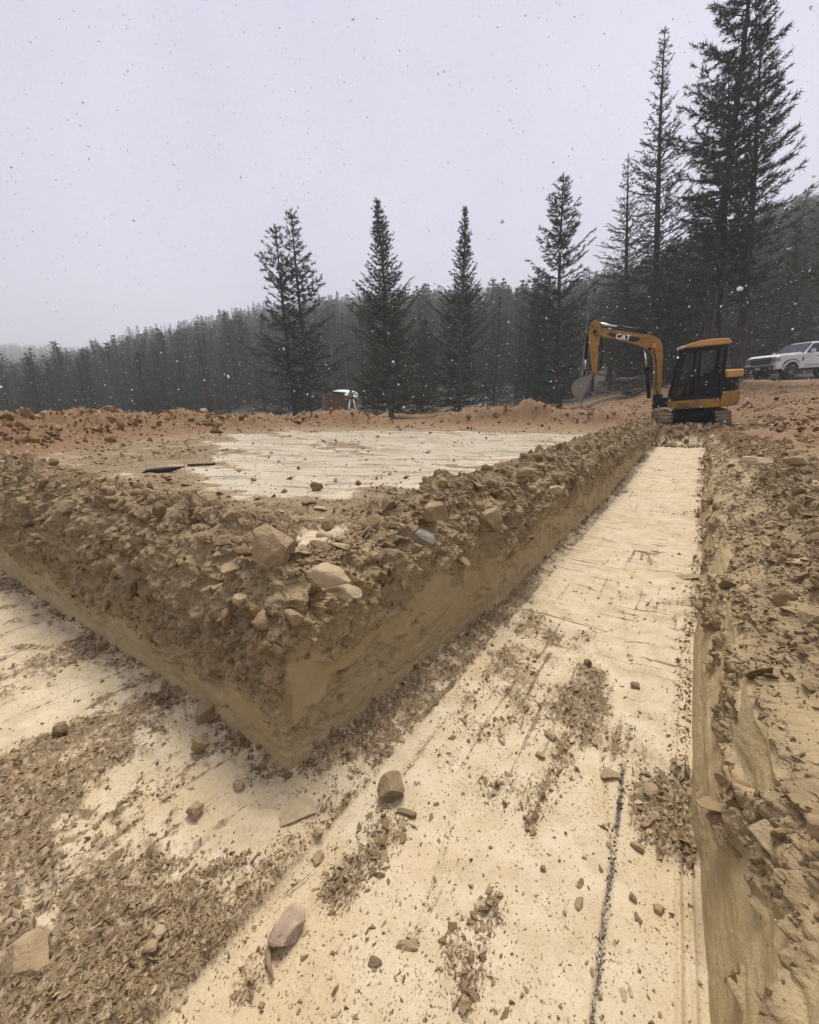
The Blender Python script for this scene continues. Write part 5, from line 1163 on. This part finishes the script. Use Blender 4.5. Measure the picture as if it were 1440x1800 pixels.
# round grey company graphic on the rear door side facing the clearing
M_GREY = plain('decal_grey', (.13, .135, .15), .6)
side = 1
ring = MB(); A_ = [(-.42 + .30 * math.cos(R(a)), 1.02 + .30 * math.sin(R(a))) for a in range(0, 360, 15)]; B_ = [(-.42 + .245 * math.cos(R(a)), 1.02 + .245 * math.sin(R(a))) for a in range(0, 360, 15)]
for s in (-1, 1):
    g_ = MB(); k = len(A_)
    yv = s * (W2 + .019)
    g_.add([(x_, yv, z_) for x_, z_ in A_ + B_], [(i, (i + 1) % k, k + (i + 1) % k, k + i) for i in range(k)]); g_.add([(-.60, yv, .92), (-.42, yv, 1.2), (-.35, yv, 1.05), (-.25, yv, 1.12), (-.22, yv, .90)], [(0, 1, 2, 3, 4)])
    g_.build('door_graphic', M_GREY, tr)

# ------------------------------------------------------------------ small things at the far edge
M_PLY = plain('weathered_wood', (.125, .085, .062), .9, dirt=(.075, .05, .038), dscale=5, damt=.7)
hx, hy = azr(586, 21.0); hz_ = float(ground_z(np.array([hx]), np.array([hy]), False)[0])
ob = empty('wooden_outhouse', (hx, hy, hz_ - .02), (0, 0, math.atan2(-hy, -hx) + math.pi / 2 + R(14))); tag(ob, 'small brown wooden outhouse standing behind the spoil berm', 'outhouse')
for k in range(5): MB().box((-.36 + k * .18, -.40, .68), (.174, .03, 1.36)).build('plank', M_PLY, ob, .004)
for k in range(5): MB().box((.45, -.31 + k * .16, .68), (.03, .154, 1.36)).build('plank', M_PLY, ob, .004)
for k in range(5): MB().box((-.45, -.31 + k * .16, .68), (.03, .154, 1.36)).build('plank', M_PLY, ob, .004)
MB().box((0, .40, .68), (.9, .03, 1.36)).build('back_wall', M_PLY, ob)
MB().box((0, 0, 1.41), (1.04, .98, .06), Matrix.Rotation(R(5), 3, 'Y')).build('roof', plain('roof_board', (.06, .04, .03), .9), ob, .01)
hx, hy = azr(617, 17.5); hz_ = float(ground_z(np.array([hx]), np.array([hy]), False)[0])
tp_ = empty('survey_tripod', (hx, hy, hz_)); tag(tp_, 'survey tripod with pale legs and a small level on top behind the berm', 'tripod')
M_LEG = plain('pale_wood', (.55, .50, .40), .6)
for k in range(3):
    a = R(40 + k * 120); lg = MB().tube([(.36 * math.cos(a), .36 * math.sin(a), 0), (.07 * math.cos(a), .07 * math.sin(a), .98)], [.022, .03], 6).build('leg', M_LEG, tp_); MB().tube([(.38 * math.cos(a), .38 * math.sin(a), -.04), (.34 * math.cos(a), .34 * math.sin(a), .08)], .026, 6).build('foot', M_TRIM, lg)
MB().tube([(0, 0, .96), (0, 0, 1.03)], .10, 12).build('head', M_TRIM, tp_); l_ = MB().box((0, 0, 1.13), (.17, .15, .20)).build('level', M_YEL, tp_, .02); MB().tube([(0, 0, 1.23), (0, 0, 1.33)], [.05, .04], 10).build('rotor', M_TRIM, tp_)
# pale blue tarp shelter further back
hx, hy = azr(604, 30.0); hz_ = float(ground_z(np.array([hx]), np.array([hy]), False)[0])
sh_ = empty('tarp_shelter', (hx, hy, hz_), (0, 0, math.atan2(-hy, -hx) + math.pi / 2)); tag(sh_, 'pale blue tarp shelter far back between the pines', 'shelter')
gx, gy = np.meshgrid(np.linspace(-.95, .95, 24), np.linspace(-.8, .8, 18), indexing='ij'); gz = 1.75 - .38 * np.abs(gy) / .8 - .18 * (gx / .95) ** 2 + .05 * fbm(gx * 3, gy * 3, 0, 3, 7)
link('tarp', mesh_np('tarp', np.stack((gx, gy, gz), -1).reshape(-1, 3), grid_faces(24, 18), None, True, [plain('tarp_blue', (.40, .58, .62), .5, dirt=(.66, .72, .74), dscale=3, damt=.9)]), sh_)
for sx in (-.85, .85):
    for sy in (-.7, .7): MB().tube([(sx, sy, 0), (sx, sy, 1.36)], .03, 6).build('post', M_BARKG, sh_)
MB().box((0, .2, .5), (1.3, .8, 1.0)).build('covered_stack', plain('grey_cover', (.16, .17, .18), .7), sh_, .05)
# dark flatbed trailer behind the machine
hx, hy = azr(1205, 33.0); hz_ = float(ground_z(np.array([hx]), np.array([hy]), False)[0])
tl_ = empty('flatbed_trailer', (hx, hy, hz_), (0, 0, math.atan2(-hy, -hx) + math.pi / 2 + R(4))); tag(tl_, 'dark flatbed trailer parked behind the excavator before the trees', 'trailer')
MB().box((0, 0, .72), (4.6, 2.0, .16)).build('bed', M_TRIM, tl_, .02)
for sx in (-2.25, -1.1, 1.1, 2.25):
    for sy in (-.97, .97): MB().box((sx, sy, 1.02), (.06, .05, .5)).build('stake', M_TRIM, tl_)
MB().box((-2.27, 0, 1.1), (.05, 1.9, .5)).build('headboard', M_TRIM, tl_)
for sx in (-.45, .45):
    for sy in (-.95, .95): w = MB().tube([(sx, sy - .1, .38), (sx, sy + .1, .38)], .38, 20).build('wheel', M_TYRE, tl_); MB().tube([(sx, sy - .11, .38), (sx, sy + .11, .38)], .18, 12).build('rim', M_STEEL, w)
# slash piles of dead branches and logs at the wood's edge
def slash(px, rg, n, L_, seed, label, wd=1.6, ht=.9):
    r = random.Random(seed); x_, y_ = azr(px, rg); z_ = float(ground_z(np.array([x_]), np.array([y_]), False)[0])
    e = empty('brush_pile', (x_, y_, z_)); tag(e, label, 'brush pile')
    for k in range(n):
        a = r.uniform(0, 6.3); l = L_ * r.uniform(.4, 1.); c_ = Vector((r.gauss(0, wd * .5), r.gauss(0, wd * .35), 0)); c_.z = max(.08, ht * math.exp(-(c_.x / wd) ** 2 * 1.5) * r.random()); d_ = Vector((math.cos(a), math.sin(a), r.uniform(-.25, .35)))
        rad = r.choice((.015, .02, .03, .03, .09)); p0 = c_ - d_ * l / 2; p1 = c_ + d_ * l / 2; p0.z = max(p0.z, .02); p1.z = max(p1.z, .02)
        MB().tube([p0, c_ + Vector((0, 0, r.uniform(0, .06))), p1], [rad, rad * .9, rad * .5], 6).build('branch', M_BARKG if k % 3 == 0 else M_BARK, e)
slash(1115, 27, 60, 2.4, 3, 'heap of dead branches and logs left of the excavator cab', 2.0, 1.1)
slash(1262, 36, 45, 2.4, 4, 'heap of dead branches beyond the trailer', 1.6, .8)
slash(1200, 33, 45, 2.2, 6, 'heap of dead branches right behind the excavator cab', 2.2, .8)
# bare saplings
def sapling(px, rg, h, seed, label, mat, lean=(0, 0), nb=14):
    r = random.Random(seed); x_, y_ = azr(px, rg); z_ = float(ground_z(np.array([x_]), np.array([y_]), False)[0]); e = empty('bare_sapling', (x_, y_, z_)); tag(e, label, 'sapling')
    P = [Vector((lean[0] * t * h + .05 * math.sin(t * 5 + seed), lean[1] * t * h, t * h - .05)) for t in (0, .2, .4, .6, .8, 1)]
    MB().tube(P, [.035, .032, .027, .02, .013, .005], 6).build('trunk', mat, e); c_ = MB()
    for k in range(nb):
        t = r.uniform(.35, .95); i = int(t * 5); b = P[i].lerp(P[min(i + 1, 5)], t * 5 - i); a = r.uniform(0, 6.3); l = h * .22 * (1.2 - t) * r.uniform(.6, 1.3); d_ = Vector((math.cos(a) * .6, math.sin(a) * .6, 1)); q = b + d_ * l
        c_.tube([b, b.lerp(q, .5) + Vector((0, 0, -.03)), q], [.009, .007, .003], 4, False)
    c_.build('twigs', mat, e)
M_BIRCH = plain('birch_bark', (.34, .32, .29), .8, dirt=(.12, .10, .09), dscale=8, damt=.7)
sapling(1022, 26, 5.2, 2, 'thin pale leafless birch beside the excavator bucket', M_BIRCH, (-.02, 0))
sapling(362, 15, 1.9, 3, 'leafless grey shrub behind the spoil berm, leaning left', M_BARKG, (-.15, .05)); sapling(374, 15.2, 2.1, 5, 'leafless grey shrub behind the spoil berm, upright', M_BARKG, (.05, 0))

# ------------------------------------------------------------------ falling snow and misty air
sn = np.random.default_rng(9)
def snow():
    n = 32000; P = np.stack((sn.uniform(-24, 16, n), sn.uniform(-2, 26, n), sn.uniform(.1, 1, n) ** 1.3 * 14), 1)
    d = np.linalg.norm(P - np.array((0, 0, CAMZ)), axis=1); P = P[(d > 3.)]; P = P[P[:, 2] > ground_z(P[:, 0], P[:, 1], False) + .05]; n = len(P)
    s = np.clip(.007 * (1 - sn.random(n)) ** -.33, .007, .021)
    m, t, b, N, L = newmat('snow_flake'); b.inputs['Base Color'].default_value = (.78, .82, .90, 1); b.inputs['Roughness'].default_value = .9
    b.inputs['Subsurface Weight'].default_value = .0
    ms = [mesh_np('flake', *hull(9, 500 + i, .8), None, False, [m]) for i in range(8)]
    o = instance_on_points('falling_snow', ms, P, sn.uniform(0, 6, (n, 3)), s[:, None] * sn.uniform(.5, 1.3, (n, 3)), sn.integers(0, 8, n))
    tag(o, 'scattered white snowflakes falling through the air', kind='stuff')
snow()
hz = MB().box((0, 0, 38.5), (3400, 3400, 85)).build('haze', None)
m = bpy.data.materials.new('haze'); m.use_nodes = True; t = m.node_tree; t.nodes.clear()
out = t.nodes.new('ShaderNodeOutputMaterial'); pv = t.nodes.new('ShaderNodeVolumePrincipled')
pv.inputs['Color'].default_value = (.965, .975, 1, 1); pv.inputs['Density'].default_value = .0019; pv.inputs['Anisotropy'].default_value = .0
t.links.new(pv.outputs[0], out.inputs['Volume']); hz.data.materials.clear(); hz.data.materials.append(m)
tag(hz, 'thin grey snowy mist over the clearing and the hills', kind='stuff')
